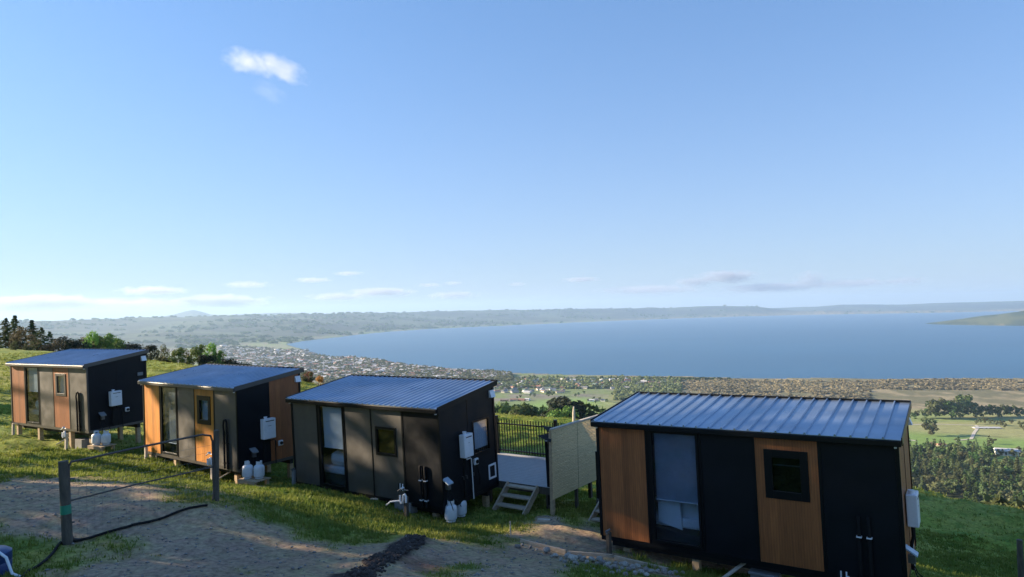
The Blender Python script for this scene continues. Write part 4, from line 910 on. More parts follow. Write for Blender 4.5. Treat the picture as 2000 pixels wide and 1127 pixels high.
def put_tree(key, x, y, h, label, cat='tree', group=None, name='tree', wide=1., parts=True, sink=.0, z=None, rz=None):
    z = (gz(x, y) if z is None else z)-sink*h; sc_ = (h*wide, h*wide, h); rz = random.uniform(0, 6.28) if rz is None else rz
    cm, tm = TREE[key]
    if parts:
        o = empty(name, (x, y, z), rz); o.scale = sc_
        for nm, me in (('crown', cm), ('trunk', tm)):
            q = bpy.data.objects.new(nm, me); C.objects.link(q); q.parent = o
    else:
        o = bpy.data.objects.new(name, cm); C.objects.link(o); o.location = (x, y, z); o.scale = sc_; o.rotation_euler = (0, 0, rz)
    tag(o, label, cat, group); return o
tree_proto('conA', 'cone', 2600, .040, lf_con, w_=.50, ragged=.4); tree_proto('conB', 'cone', 2200, .040, lf_con, w_=.62, ragged=.45)
tree_proto('bushG', 'b', 2200, .030, lf_bro, w_=1.0, base=.05, lobes=16); tree_proto('bushBr', 'b', 2200, .030, lf_bri, w_=.9, base=.05, lobes=16)
tree_proto('bushBn', 'b', 2200, .032, lf_brn, w_=1.3, base=.03, lobes=18); tree_proto('bushD', 'b', 2200, .032, lf_drk, w_=1.1, base=.03, lobes=14)
tree_proto('bushY', 'b', 1500, .034, lf_olv, w_=1.2, base=.02, lobes=10); tree_proto('orange', 'b', 1500, .036, lf_orn, w_=1.2, base=.03, lobes=12)
tree_proto('farCon1', 'cone', 420, .075, lf_far, w_=.46); tree_proto('farCon2', 'cone', 420, .08, lf_con, w_=.42); tree_proto('farB1', 'b', 420, .07, lf_far, w_=.85, lobes=10, base=.1)
tree_proto('farB2', 'b', 420, .07, lf_olv, w_=.9, lobes=10, base=.1); tree_proto('farB3', 'b', 420, .07, lf_con, w_=.8, lobes=10, base=.08)
tree_proto('pine', 'b', 900, .05, lf_drk, w_=.6, lobes=12, base=.4)
tree_proto('high3', 'b', 3600, .032, lf_bro, w_=.36, lobes=22, base=.68); tree_proto('high4', 'b', 700, .030, lf_bro, w_=.46, lobes=10, base=.60); tree_proto('high1', 'b', 1300, .030, lf_bro, w_=.46, lobes=12, base=.60); tree_proto('high2', 'b', 330, .030, lf_bro, w_=.5, lobes=9, base=.58); tree_proto('big1', 'b', 6500, .032, lf_bro, w_=.75, lobes=26, base=.12); tree_proto('big2', 'b', 6500, .032, lf_bro, w_=.85, lobes=30, base=.15)

def skyline(u, vt, D, key, label, wide=1., cat='tree', name='tree', hmin=1.5, group='trees along the crest on the left', sink=.02):
    """tree whose top shows at photo pixel (u, vt) when it stands D metres off"""
    d = ray(u, vt); h = math.hypot(d.x, d.y); x, y = d.x/h*D, d.y/h*D; g = gz(x, y); top = d.z/h*D
    return put_tree(key, x, y, max(hmin, (top-g)*1.04), label, cat, group, name, wide, sink=sink)
SK = [(-18, 632, 128, 'conB', 'dark conifer cut by the left edge of the photo', 1.2), (12, 622, 132, 'conB', 'tall ragged conifer at the far left, leftmost on the crest', 1.15), (28, 617, 136, 'conA', 'tallest conifer of the group at the far left of the crest', 1.15),
      (48, 638, 124, 'bushBn', 'brown leafless-looking tree between the conifers at far left', 1.0), (63, 626, 134, 'conA', 'pointed dark conifer right of the tallest one', 1.25), (80, 640, 130, 'conB', 'lower dark conifer at the right of the far left group', 1.2), (96, 648, 132, 'conB', 'small dark conifer ending the far left group', 1.2)]
for u, vt, D, key, lab, wd in SK: skyline(u, vt, D, key, lab, wd, name='conifer' if key.startswith('con') else 'tree')
for u, vt, D, key, lab, wd in [(26, 667, 106, 'bushY', 'pale round bush below the tallest conifer', .9), (56, 669, 104, 'bushY', 'pale flattened bush below the second conifer group', 1.0), (105, 661, 125, 'bushBn', 'brown scrub just right of the conifers', 1.1), (122, 657, 128, 'bushBn', 'brown scrub behind the farthest left cabin roof', 1.2), (142, 659, 126, 'bushD', 'dark scrub in the middle of the crest hedge', 1.2), (158, 657, 130, 'bushBn', 'brown scrub left of the bright green tree', 1.1),
          (178, 645, 128, 'bushBr', 'bright green tree with a pointed top above the far cabin roof', .55), (189, 655, 130, 'bushG', 'green shrub right of the bright green tree', .8), (210, 650, 132, 'bushG', 'rounded green tree with a higher crown above the far cabin roof', .7), (226, 660, 136, 'bushG', 'lower green shrub right of the rounded tree', .9), (245, 666, 138, 'bushD', 'dark low shrub above the right part of the far roof', 1.1), (262, 669, 140, 'bushD', 'dark low shrub near the end of the hedge', 1.1), (281, 667, 142, 'bushY', 'pale twiggy shrub beyond the dark round bush', .8)]:
    skyline(u, vt, D, key, lab, wd, cat='shrub' if 'scrub' in lab or 'bush' in lab or 'shrub' in lab else 'tree', name='shrub' if 'scrub' in lab or 'bush' in lab or 'shrub' in lab else 'tree')
for u, vt, D, key, lab, wd in [(293, 671, 88, 'bushD', 'round dark bush right of the farthest cabin', .85), (314, 664, 98, 'bushY', 'tall pale olive shrub right of the dark round bush', .6), (331, 670, 98, 'bushY', 'olive shrub left of the green clump', .8), (350, 678, 96, 'bushG', 'green shrub in the clump above the second cabin', .9), (366, 671, 98, 'bushY', 'olive crown in the middle of the clump above the second cabin', .65),
          (388, 672, 97, 'bushG', 'full green shrub left of the brightest one', .8), (410, 668, 99, 'bushBr', 'brightest green tree of the clump above the second cabin', .55), (425, 684, 99, 'bushG', 'green shrub sloping down right of the brightest tree', .8), (402, 690, 95, 'bushD', 'dark low shrub in front of the brightest tree', 1.0), (440, 697, 100, 'bushD', 'dark low bush at the right end of the clump', 1.0), (456, 702, 100, 'bushD', 'small dark bush ending the clump on the right', 1.1), (468, 706, 101, 'bushD', 'smallest dark bush at the end of the clump', 1.1)]:
    skyline(u, vt, D, key, lab, wd, cat='tree' if 'tree' in lab or 'crown' in lab else 'shrub', name='tree' if 'tree' in lab or 'crown' in lab else 'shrub', group='shrubs in the clump above the second cabin', hmin=1.2)
for u, vt, D, lab, wd in [(603, 737, 70, 'orange leaved shrub between the second and third cabin roofs, left one', .9), (622, 735, 76, 'orange leaved shrub just left of the third cabin roof', 1.), (600, 752, 66, 'low olive bush under the orange shrub by the second cabin', 1.1)]:
    skyline(u, vt, D, 'bushY' if 'olive' in lab else 'orange', lab, wd, cat='shrub', name='shrub', group=None)
# trees on the slope beyond the deck fence
for k, (u, vt, D, key, wd) in enumerate([(960, 784, 300, 'farB3', 1.2), (975, 786, 300, 'farB3', 1.1), (990, 788, 310, 'farCon2', 1.2), (1006, 790, 200, 'bushY', .8), (1013, 784, 290, 'farB3', .9), (1022, 787, 290, 'farB3', .9), (1036, 797, 300, 'farCon2', 1.1), (1048, 791, 290, 'farB3', .9), (1060, 795, 300, 'farCon2', 1.2),
                                     (1072, 793, 300, 'farB1', .8), (1084, 786, 250, 'pine', 1.1), (1092, 784, 255, 'pine', 1.1), (1101, 782, 250, 'pine', 1.), (1109, 783, 255, 'pine', 1.), (1116, 786, 250, 'pine', 1.), (1096, 795, 240, 'bushG', .9), (1128, 790, 280, 'farCon2', 1.2), (1136, 788, 285, 'farB3', .9), (1146, 790, 285, 'farCon2', 1.2), (1155, 794, 290, 'farCon2', 1.1), (1164, 797, 290, 'farCon2', 1.1), (1176, 800, 295, 'farCon2', 1.2), (1190, 803, 295, 'farB3', .9), (1210, 806, 300, 'farCon2', 1.1),
                                     (925, 780, 320, 'farB3', 1.), (900, 778, 320, 'farCon2', 1.), (870, 776, 330, 'farB3', 1.)]):
    nm = {'farB3': 'dark round crowned tree', 'farCon2': 'dark pointed conifer', 'bushY': 'yellow green tree', 'pine': 'tall pine with bare lower trunk', 'farB1': 'grey green tree', 'bushG': 'green leafy tree'}[key]
    skyline(u, vt, D, key, nm+' in the belt beyond the deck fence', wd, group='trees in the belt beyond the deck fence', name='tree', sink=.0)
# trees left of the photo on the bank: their shade dapples the yard and the two nearest cabins
rd = random.Random(4)
TB = [(-40, 4, 12, 'big1'), (-43, 9, 13, 'big2'), (-40, 13.5, 12, 'big1'), (-44, 17.2, 12.5, 'big2'), (-41, 20.3, 9.5, 'big1'), (-38, -2, 12, 'big2'), (-47, 12, 14, 'big1'), (-48, 3, 13, 'big2'),
      (-41, 21.5, 17, 'high4'), (-43, 24.4, 17.5, 'high4'), (-40, 28.6, 14.5, 'high2'), (-53, 41.0, 0, 'high3'), (-54, 47, 0, 'high3'), (-58, 46.5, 0, 'high3')]
for k, (x, y, h, key) in enumerate(TB):
    h = h or (21-gz(x, y))/1.1
    put_tree(key, x, y, h*1.1, 'leafy tree on the bank left of the yard', 'tree', 'trees on the bank beside the yard', wide=1.0)

# ------------------------------------------------------------------ valley trees
def polar(td, r): return r*math.sin(R_(td)), r*math.cos(R_(td))
def from_px(u, v): return hit(u, v)
rs = np.random.default_rng(21)
cnt = 0; spots = []
# plantation below the meadow on the right: individual trees
tries = 0
while cnt < 285 and tries < 4000:
    tries += 1
    u = rs.uniform(1750, 2040); v = rs.uniform(888, 1012)
    d = ray(u, v); r = math.hypot(d.x, d.y)
    p = hit(u, v)
    if math.hypot(p.x, p.y) < 150: p = None
    if p is None:
        continue
    if any((p.x-q[0])**2+(p.y-q[1])**2 < 49 for q in spots): continue
    if 1935 < u < 2005 and v < 925: continue
    spots.append((p.x, p.y)); cnt += 1
    key = rs.choice(['farCon1', 'farCon2', 'farB1', 'farB2', 'farCon1', 'farCon1', 'farB3'])
    nm = {'farCon1': 'grey green conifer', 'farCon2': 'dark conifer', 'farB1': 'grey green round tree', 'farB2': 'olive round tree', 'farB3': 'dark round tree'}[key]
    put_tree(key, p.x, p.y, rs.uniform(12, 21)*(1.1 if 'Con' in key else .85), nm+' in the plantation below the meadow on the right', 'conifer' if 'Con' in key else 'tree', nm+'s in the plantation below the meadow', parts=False, name='conifer' if 'Con' in key else 'tree', z=p.z, wide=rs.uniform(.85, 1.15))
# small conifers just over the meadow's edge
for u, vt in ((1932, 975), (1952, 970), (1976, 982), (1993, 978), (1953, 976), (1995, 985)): skyline(u, vt, 150+rs.uniform(0, 40), 'farCon1', 'small conifer showing over the edge of the right hand meadow', 1.1, name='conifer', group='small conifers over the meadow edge')
# single trees and hedges in the paddocks (u, v of the foot, height)
def foot(u, v, h, key, label, group=None, wide=1.):
    p = hit(u, v); put_tree(key, p.x, p.y, h, label, 'tree', group, parts=False, z=p.z, wide=wide)
foot(1814, 849, 24, 'farB1', 'large single poplar clump casting a long shadow on the green paddock', wide=1.1)
foot(1818, 851, 20, 'farB2', 'lower tree against the large single poplar clump', wide=1.2)
for k, (u, h) in enumerate([(1803, 11), (1811, 13), (1819, 16), (1826, 24), (1834, 26), (1842, 22), (1850, 19), (1857, 24), (1864, 24), (1872, 19), (1880, 26), (1887, 30), (1893, 20), (1905, 11), (1913, 16), (1920, 14), (1929, 15), (1938, 16), (1947, 13), (1955, 15), (1963, 16), (1972, 13), (1981, 15), (1990, 13), (1999, 12), (1786, 9), (1792, 10), (1778, 9)]):
    foot(u, 818-(u-1800)*.02+rs.uniform(-2, 2), h*1.3, 'farB3' if k % 2 else 'farB1', ('tall ' if h > 18 else 'low ')+'grey tree in the shelter belt across the right hand paddocks', ('tall' if h > 18 else 'low')+' trees of the paddock shelter belt')
for u, v, h in [(1908, 829, 8), (1915, 826, 9), (1925, 827, 10), (1935, 829, 9), (1946, 831, 9), (1957, 832, 10), (1962, 836, 9), (1975, 828, 8), (1995, 836, 12), (1999, 842, 10), (1945, 900, 9), (1990, 885, 9), (1978, 892, 10), (1955, 890, 9), (1940, 868, 9), (1900, 872, 8), (1870, 866, 8)]:
    foot(u, v, h, 'farB2', 'olive bush scattered by the farm track on the right', 'olive bushes by the farm track')

# pale farm track on the right hand paddocks
def ribbon(pts, wd, name, m, label=None):
    q = [hit(u, v) for u, v in pts]; P_ = []
    for a, b in zip(q[:-1], q[1:]):
        for k in range(6): P_.append(a.lerp(b, k/6))
    P_.append(q[-1]); vs = []
    for i, a in enumerate(P_):
        d = (P_[min(i+1, len(P_)-1)]-P_[max(i-1, 0)]); d.z = 0; d.normalize(); sd_ = Vector((-d.y, d.x, 0))*wd/2
        for s_ in (-1, 1): c = a+sd_*s_; vs.append((c.x, c.y, float(H(np.array([c.x]), np.array([c.y]))[0])+.35))
    mb = MB().add(vs, [(2*i, 2*i+1, 2*i+3, 2*i+2) for i in range(len(P_)-1)]); o = mb.build(name, m); tag(o, kind='structure'); return o
tk = mat('pale_gravel_track', (.48, .44, .36), .9, var=.1)
for pts, wd in (([(1770, 830), (1840, 829), (1905, 831), (1911, 835), (1903, 845), (1897, 858), (1868, 861)], 4), ([(1765, 858), (1790, 862)], 5), ([(1905, 831), (1960, 838)], 3)): ribbon(pts, wd, 'farm_track', tk)
# ------------------------------------------------------------------ houses
wallc = [mat('house_wall_'+n, c, .8, var=.06) for n, c in (('white', (.72, .71, .68)), ('cream', (.60, .54, .44)), ('brick', (.30, .19, .14)), ('grey', (.36, .36, .36)))]
roofc = [mat('house_roof_'+n, c, .7, var=.12) for n, c in (('grey', (.20, .20, .21)), ('red', (.28, .13, .09)), ('pale', (.50, .50, .50)), ('brown', (.20, .15, .12)), ('green', (.10, .15, .12)))]
hw_me = {}; hr_me = {}
def house_meshes():
    w = MB().box(-.5, .5, -.5, .5, -.5, .5); rf = MB().add([(-.56, -.58, .48), (.56, -.58, .48), (.56, .58, .48), (-.56, .58, .48), (-.5, 0, .98), (.5, 0, .98), (-.56, -.58, .44), (.56, -.58, .44), (.56, .58, .44), (-.56, .58, .44)],
        [(0, 1, 5, 4), (2, 3, 4, 5), (1, 2, 5), (3, 0, 4), (9, 8, 7, 6), (0, 6, 7, 1), (1, 7, 8, 2), (2, 8, 9, 3), (3, 9, 6, 0)])
    wn = MB().box(-.35, -.2, -.512, -.5, 0, .3).box(.05, .3, -.512, -.5, 0, .3).box(-.1, -.02, -.511, -.5, -.3, .3)
    return w, rf, wn
for j, m in enumerate(wallc): o = house_meshes()[0].build('wall', m); hw_me[j] = o.data; bpy.data.objects.remove(o)
for j, m in enumerate(roofc): o = house_meshes()[1].build('roof', m); hr_me[j] = o.data; bpy.data.objects.remove(o)
o = house_meshes()[2].build('window', dark_f); win_me = o.data; bpy.data.objects.remove(o)
WN = ['white', 'cream', 'brick', 'grey']; RN = ['grey', 'red', 'pale', 'brown', 'green']
def house(x, y, z, L_, wd, h, rz, wj, rj, label, group=None, parts=True, cat='house', name='house'):
    o = empty(name, (x, y, z+h*.5), rz); o.scale = (L_, wd, h)
    for nm, me in (('wall', hw_me[wj]), ('roof', hr_me[rj]))+((('window', win_me),) if parts else ()):
        q = bpy.data.objects.new(nm, me); C.objects.link(q); q.parent = o
    tag(o, label, cat, group); return o
# farm buildings one can pick out
p = hit(1966, 889); house(p.x, p.y, p.z, 22, 10, 5.5, -.45, 0, 2, 'large pale house with a grey roof among the trees at the right edge')
house(p.x+13, p.y-3, p.z, 12, 9, 4.5, -.1, 3, 0, 'lower grey wing standing right of the large pale house')
p = hit(1927, 837); house(p.x, p.y, p.z-1, 34, 7, 2.2, -.1, 1, 2, 'long low pale shed beside the farm track', cat='shed', name='shed')
for u, v, lab in ((1815, 869, 'small pinkish building left at the edge of the plantation'), (1838, 871, 'small pinkish building right at the edge of the plantation')):
    p = hit(u, v); house(p.x, p.y, p.z-1, 10, 7, 3, .2, 1, 1, lab, cat='shed', name='shed')
for u, v, L_, wj, rj, lab in ((1154, 784, 14, 0, 2, 'white farmhouse on the green paddock above the bamboo screen'), (1166, 783, 9, 3, 0, 'grey outbuilding right of the white farmhouse'), (1178, 784, 9, 0, 0, 'small white outbuilding right of the grey one'), (1102, 781, 10, 0, 2, 'tiny white shed on the paddock left of the farmhouse'),
                              (985, 784, 16, 2, 3, 'long brown roofed shed beside the third cabin roof corner'), (1003, 783, 14, 1, 1, 'cream shed in the middle of the sheds beyond the deck'), (1019, 783, 15, 2, 1, 'red roofed shed in the middle of the sheds beyond the deck'), (1030, 782, 10, 0, 2, 'white walled shed right of the red roofed one'), (1012, 764, 20, 1, 3, 'long cream building above the sheds'), (1028, 767, 12, 0, 2, 'white building right of the long cream one')):
    p = hit(u, v); house(p.x, p.y, p.z, L_, 7, 3.2, rs.uniform(-.5, .3), wj, rj, lab, cat='shed' if 'shed' in lab or 'out' in lab else 'house', name='shed' if 'shed' in lab else 'house')
for u, v, h in [(1149, 785, 7), (1160, 782, 8), (1172, 784, 9), (1185, 786, 8), (1163, 788, 6), (1196, 774, 9), (1124, 775, 8), (1130, 773, 8), (1140, 771, 9), (1070, 775, 12), (1075, 774, 15), (1081, 775, 13), (1010, 780, 7), (1017, 779, 9), (1044, 775, 8), (1036, 775, 8), (1016, 770, 16), (985, 763, 17), (992, 764, 17)]:
    foot(u, v, h, 'farB1' if int(h) % 2 else 'farB3', 'tree by the paddocks and sheds beyond the deck', 'trees round the paddocks beyond the deck')
# suburb: nearest visible houses as individuals
hs_ = []; tries = 0
while len(hs_) < 270 and tries < 6000:
    tries += 1
    u = rs.choice([rs.uniform(930, 1300), rs.uniform(600, 980)], p=[.68, .32]); 
    vlo = 742 if u > 950 else np.interp(u, [600, 700, 800, 950], [700, 706, 722, 736]); v = rs.uniform(vlo, vlo+26 if u > 950 else vlo+22)
    if u > 1100 and v > 760: continue
    p = hit(u, v); 
    if p.z < LAKE+.2: continue
    if any((p.x-q[0])**2+(p.y-q[1])**2 < 17**2 for q in hs_): continue
    hs_.append((p.x, p.y)); wj = int(rs.choice([0, 0, 1, 1, 2, 3])); rj = int(rs.integers(5))
    sg = 'along the near lake shore' if u > 950 else 'in the town by the bay'
    house(p.x, p.y, p.z, rs.uniform(11, 20), rs.uniform(8, 10), rs.uniform(3, 5), rs.uniform(-.6, .6)+(1.57 if rs.random() < .4 else 0), wj, rj, '%s house with a %s roof %s' % (WN[wj], RN[rj], sg), '%s houses with %s roofs %s' % (WN[wj], RN[rj], sg), parts=False)
# the rest of the town: too many to count
def merge(bv, bf, pos, sc_, rz):
    n = len(pos); c, s = np.cos(rz), np.sin(rz); V = bv[None]*sc_[:, None, :]
    X = V[..., 0]*c[:, None]-V[..., 1]*s[:, None]+pos[:, None, 0]; Y = V[..., 0]*s[:, None]+V[..., 1]*c[:, None]+pos[:, None, 1]; Z = V[..., 2]+pos[:, None, 2]
    return np.stack([X, Y, Z], -1).reshape(-1, 3), (bf[None]+(np.arange(n)*len(bv))[:, None, None]).reshape(-1, bf.shape[1])
def scatter_px(n, us, vf, keep=None):
    o = []
    while len(o) < n:
        u = rs.uniform(*us); lo, hi = vf(u); v = rs.uniform(lo, hi)
        d = ray(u, v); 
        if d.z >= -1e-3: continue
        p = d*((LAKE+2)/d.z); r = math.hypot(p.x, p.y); td = math.degrees(math.atan2(p.x, p.y))
        if td > TH0:
            r1 = np.interp(td, SH1[:, 0], SH1[:, 1]); r2 = np.interp(td, SH2[:, 0], SH2[:, 1])
            if r1-60 < r < r2+80: continue
        o.append((p.x, p.y))
    o = np.array(o); return np.column_stack([o, H(o[:, 0], o[:, 1])])
def town_band(u): return (float(np.interp(u, [440, 560, 600, 700, 980], [676, 684, 686, 701, 733])), float(np.interp(u, [440, 560, 640, 980], [712, 722, 745, 745])))
wb = np.array([(-.5,-.5,-.5),(.5,-.5,-.5),(.5,.5,-.5),(-.5,.5,-.5),(-.5,-.5,.5),(.5,-.5,.5),(.5,.5,.5),(-.5,.5,.5)], float); wf = np.array([(0,1,5,4),(1,2,6,5),(2,3,7,6),(3,0,4,7),(4,5,6,7)])
rb = np.array([(-.55,-.55,.5),(.55,-.55,.5),(.55,.55,.5),(-.55,.55,.5),(-.5,0,1),(.5,0,1)], float); rff = np.array([(0,1,5,4),(2,3,4,5),(1,2,5,5),(3,0,4,4)])
for j, (wj, rj, n) in enumerate([(0, 2, 750), (0, 0, 500), (1, 1, 350), (3, 3, 350)]):
    p = scatter_px(n, (430, 985), town_band); scl = np.column_stack([rs.uniform(12, 34, n)*(1+.8*(rs.random(n) < .1)), rs.uniform(9, 14, n), rs.uniform(4, 7, n)]); rz = rs.uniform(-.5, .5, n)+1.57*(rs.random(n) < .5)
    p[:, 2] += scl[:, 2]*.5
    V, F = merge(wb, wf, p, scl, rz); V2, F2 = merge(rb, rff[:2], p, scl, rz); V3, F3 = merge(rb[[1,2,5,3,0,4]], np.array([(0,1,2),(3,4,5)]), p, scl, rz)
    o = np_mesh('town_houses', np.concatenate([V, V3]), np.concatenate([F, np.column_stack([F3+len(V), F3[:, 2:]+len(V)])]) if False else F, wallc[wj])
    if j == 0: o['label'] = 'far off town of pale houses round the end of the lake'; o['category'] = 'town'; root_t = o; o['kind'] = 'stuff'
    else: o.parent = root_t; o['kind'] = 'stuff'
    q = np_mesh('town_roofs', V2, F2, roofc[rj], root_t); q['kind'] = 'stuff'
# woods, hedges and scrub in the valley: one mass
def blob(seed, n=34):
    r = np.random.default_rng(seed); c = r.normal(size=(n, 3)); c /= np.linalg.norm(c, axis=1)[:, None]; c[:, 2] = np.abs(c[:, 2]); nr = c+r.normal(size=(n, 3))*.35; nr /= np.linalg.norm(nr, axis=1)[:, None]
    return quads(c*r.uniform(.55, 1, (n, 1))*(.5, .5, .9), nr, .27*r.uniform(.7, 1.2, n), r, .8)
def woods(name, label, cat, m, p, hs, wide, seed=1):
    n = len(p); Vs, Fs = [], []; k0 = 0
    for v in range(4):
        idx = np.arange(v, n, 4)
        if not len(idx): continue
        bv, bf = blob(seed*10+v); h = hs[idx]
        V, F = merge(bv, bf, p[idx], np.column_stack([h*wide, h*wide, h]), rs.uniform(0, 6.28, len(idx))); Vs.append(V); Fs.append(F+k0); k0 += len(V)
    o = np_mesh(name, np.concatenate(Vs), np.concatenate(Fs), m); o['label'] = label; o['category'] = cat; o['kind'] = 'stuff'; return o
lf_tan = leaf_mat('tan_scrub_leaves', (.27, .245, .14), (.37, .33, .19)); lf_gry = leaf_mat('grey_scrub', (.20, .195, .11), (.29, .27, .16))
p = scatter_px(7500, (430, 1000), lambda u: (town_band(u)[0]-1, town_band(u)[1]+8)); woods('town_trees', 'trees scattered through the far off town', 'trees', lf_olv, p, rs.uniform(5, 14, len(p)), 1.3, 2)
lf_sage = leaf_mat('sage_leaves', (.13, .18, .07), (.22, .27, .12))
p = scatter_px(650, (960, 1330), lambda u: (740, 764)); woods('shore_trees', 'trees among the houses along the near shore', 'trees', lf_sage, p, rs.uniform(5, 12, len(p)), 1.1, 3)
p = scatter_px(420, (960, 1330), lambda u: (741, 766)); woods('shore_trees', 'pale olive bushes among the houses along the near shore', 'bushes', lf_olv, p, rs.uniform(4, 9, len(p)), 1.2, 9)
p = scatter_px(4200, (1230, 2080), lambda u: (743.5, 764 if u > 1700 else 792)); p = p[fbm(p[:, 0]/120, p[:, 1]/60, 131, 3) > .40]; woods('scrubland', 'tan scrub covering the flat by the lake', 'scrub', lf_tan, p, rs.uniform(2, 5, len(p)), 2.6, 4)
p = scatter_px(2600, (1230, 2080), lambda u: (742.5, 766 if u > 1700 else 790)); p = p[fbm(p[:, 0]/100, p[:, 1]/50, 133, 3) > .52]; woods('scrubland', 'grey brown bushes between the tan scrub by the lake', 'scrub', lf_gry, p, rs.uniform(3, 7, len(p)), 1.9, 5)
p = scatter_px(500, (1180, 2080), lambda u: (741.5, 743.5)); woods('shore_hedge', 'dark line of trees on the near lake shore', 'trees', lf_con, p, rs.uniform(3, 7, len(p)), 2.2, 6)
p = scatter_px(900, (1200, 1330), lambda u: (755, 790)); woods('paddock_trees', 'green bushes left of the tan scrub', 'bushes', lf_sage, p, rs.uniform(5, 9, len(p)), 1.3, 7)
# far shore and hillside woods, seen as specks
n = 9000; td = rs.uniform(-45, 36, n); r = rs.uniform(4500, 14500, n); x, y = r*np.sin(np.radians(td)), r*np.cos(np.radians(td)); z = H(x, y); k = (z > LAKE+3)&(fbm(x/600, y/400, 141, 4) > .5)
p = np.column_stack([x, y, z])[k]; woods('far_woods', 'dark woods dotted over the far hills', 'woods', lf_con, p, rs.uniform(12, 26, len(p)), 2.6, 8)
# tree spit in the lake at the town end
p = scatter_px(1, (600, 601), lambda u: (687, 688)); 

# ------------------------------------------------------------------ grass blades on the yard and meadow
def tufts(name, label, n, rmin, rmax, tmin, tmax, hmin, hmax, m, seed, blades=5, maxd=.45):
    r0_ = np.random.default_rng(seed); r = np.sqrt(r0_.uniform(rmin**2, rmax**2, n)); td = np.radians(r0_.uniform(tmin, tmax, n)); x, y = r*np.sin(td), r*np.cos(td)
    d = grass_dirt(x, y); keep = r0_.random(n) > d*1.25; cl_ = fbm(x*.8, y*.8, 151, 3); keep &= r0_.random(n) < (.35+cl_)
    for uu, vv in ((1110, 1093), (1160, 1103), (1205, 1112), (1250, 1116)): q = P(uu, vv); keep &= np.hypot(x-q[0], y-q[1]) > .42
    
    s0, s1 = SOIL; t = np.clip(((x-s0[0])*(s1[0]-s0[0])+(y-s0[1])*(s1[1]-s0[1]))/((s1[0]-s0[0])**2+(s1[1]-s0[1])**2), 0, 1); keep &= np.hypot(x-(s0[0]+t*(s1[0]-s0[0])), y-(s0[1]+t*(s1[1]-s0[1]))) > .55
    x, y, d, cl_ = x[keep], y[keep], d[keep], cl_[keep]; z = ground_z(x, y); n = len(x)
    h = r0_.uniform(hmin, hmax, n)*(.45+1.1*cl_)*(1-.6*np.clip(d*2, 0, 1)); V = []; nb = blades
    a = r0_.uniform(0, 6.28, (n, nb)); ln = r0_.uniform(.2, .9, (n, nb)); wd = r0_.uniform(.006, .012, (n, nb))*(1+np.hypot(x, y)[:, None]/22); hh = h[:, None]*r0_.uniform(.6, 1.1, (n, nb)); off = r0_.normal(0, .05, (2, n, nb))
    bx, by = x[:, None]+off[0], y[:, None]+off[1]; ca, sa = np.cos(a), np.sin(a)
    p0 = np.stack([bx-sa*wd, by+ca*wd, z[:, None]-.02+0*a], -1); p1 = np.stack([bx+sa*wd, by-ca*wd, z[:, None]-.02+0*a], -1); p2 = np.stack([bx+ca*ln*hh, by+sa*ln*hh, z[:, None]+hh], -1)
    V = np.stack([p0, p1, p2], 2).reshape(-1, 3)
    o = np_mesh(name, V, np.arange(len(V)).reshape(-1, 3), m); o['label'] = label; o['category'] = 'grass'; o['kind'] = 'stuff'; return o
gr1 = leaf_mat('grass_blades', (.085, .15, .02), (.24, .26, .05), 0, .35); gr2 = leaf_mat('grass_blades_meadow', (.11, .17, .03), (.30, .31, .07), 0, .35)
for m_ in (gr1, gr2):
    for n_n in m_.node_tree.nodes:
        if n_n.type == 'TEX_NOISE': n_n.inputs['Scale'].default_value = .8
tufts('grass', 'short green grass of the yard round the cabins', 90000, 9, 32, -46, 44, .04, .125, gr1, 1, 5)
tufts('grass', 'tufted pasture grass on the hill beyond the cabins', 80000, 30, 100, -46, 44, .06, .15, gr2, 2, 4)
# dry stalks on the worn ground, gravel on the track, clods along the soil strip
_gd = grass_dirt
def grass_dirt(x, y): return 1-np.clip(1.6*(1-np.abs(_gd(x, y)*2-1.1)), 0, 1)*.45
tufts('dry_grass', 'thin dry grass and weeds on the worn dirt of the yard', 26000, 9, 26, -42, 30, .03, .09, leaf_mat('dry_grass_blades', (.20, .17, .07), (.30, .26, .10), 0, .3), 3, 4)
grass_dirt = _gd
rg_ = np.random.default_rng(5); n = 9000; r = np.sqrt(rg_.uniform(81, 22**2, n)); td = np.radians(rg_.uniform(-40, 22, n)); x, y = r*np.sin(td), r*np.cos(td); k = grass_dirt(x, y) > .35+.5*rg_.random(n); x, y = x[k], y[k]; n = len(x)
ob = np.array([(1,0,0),(0,1,0),(-1,0,0),(0,-1,0),(.1,0,.8),(0,.1,-.8)], float); of = np.array([(0,1,4),(1,2,4),(2,3,4),(3,0,4),(1,0,5),(2,1,5),(3,2,5),(0,3,5)])
sz = .008+.028*rg_.random(n)**4; V, F = merge(ob, of, np.column_stack([x, y, ground_z(x, y)+sz*.3]), np.column_stack([sz*rg_.uniform(.8, 1.5, n), sz, sz*.8]), rg_.uniform(0, 6, n))
gv = mat('track_gravel', (.16, .145, .13), .85, col2=(.30, .28, .26), vs=3); o = np_mesh('gravel', V, F, gv); o['label'] = 'loose gravel scattered over the dirt track'; o['category'] = 'gravel'; o['kind'] = 'stuff'
n = 1100; t = rg_.uniform(-.05, 1.0, n); s0, s1 = SOIL; x = s0[0]+t*(s1[0]-s0[0])+rg_.normal(0, .11, n); y = s0[1]+t*(s1[1]-s0[1])+rg_.normal(0, .11, n); sz = .015+.05*rg_.random(n)**2.5
V, F = merge(ob, of, np.column_stack([x, y, ground_z(x, y)+sz*.2]), np.column_stack([sz*rg_.uniform(.8, 1.5, n), sz, sz*.9]), rg_.uniform(0, 6, n))
o = np_mesh('soil_clods', V, F, mat('dark_soil', (.05, .036, .030), .95, var=.3, vs=8)); o['label'] = 'dark clods of freshly turned soil in a strip across the yard'; o['category'] = 'soil'; o['kind'] = 'stuff'
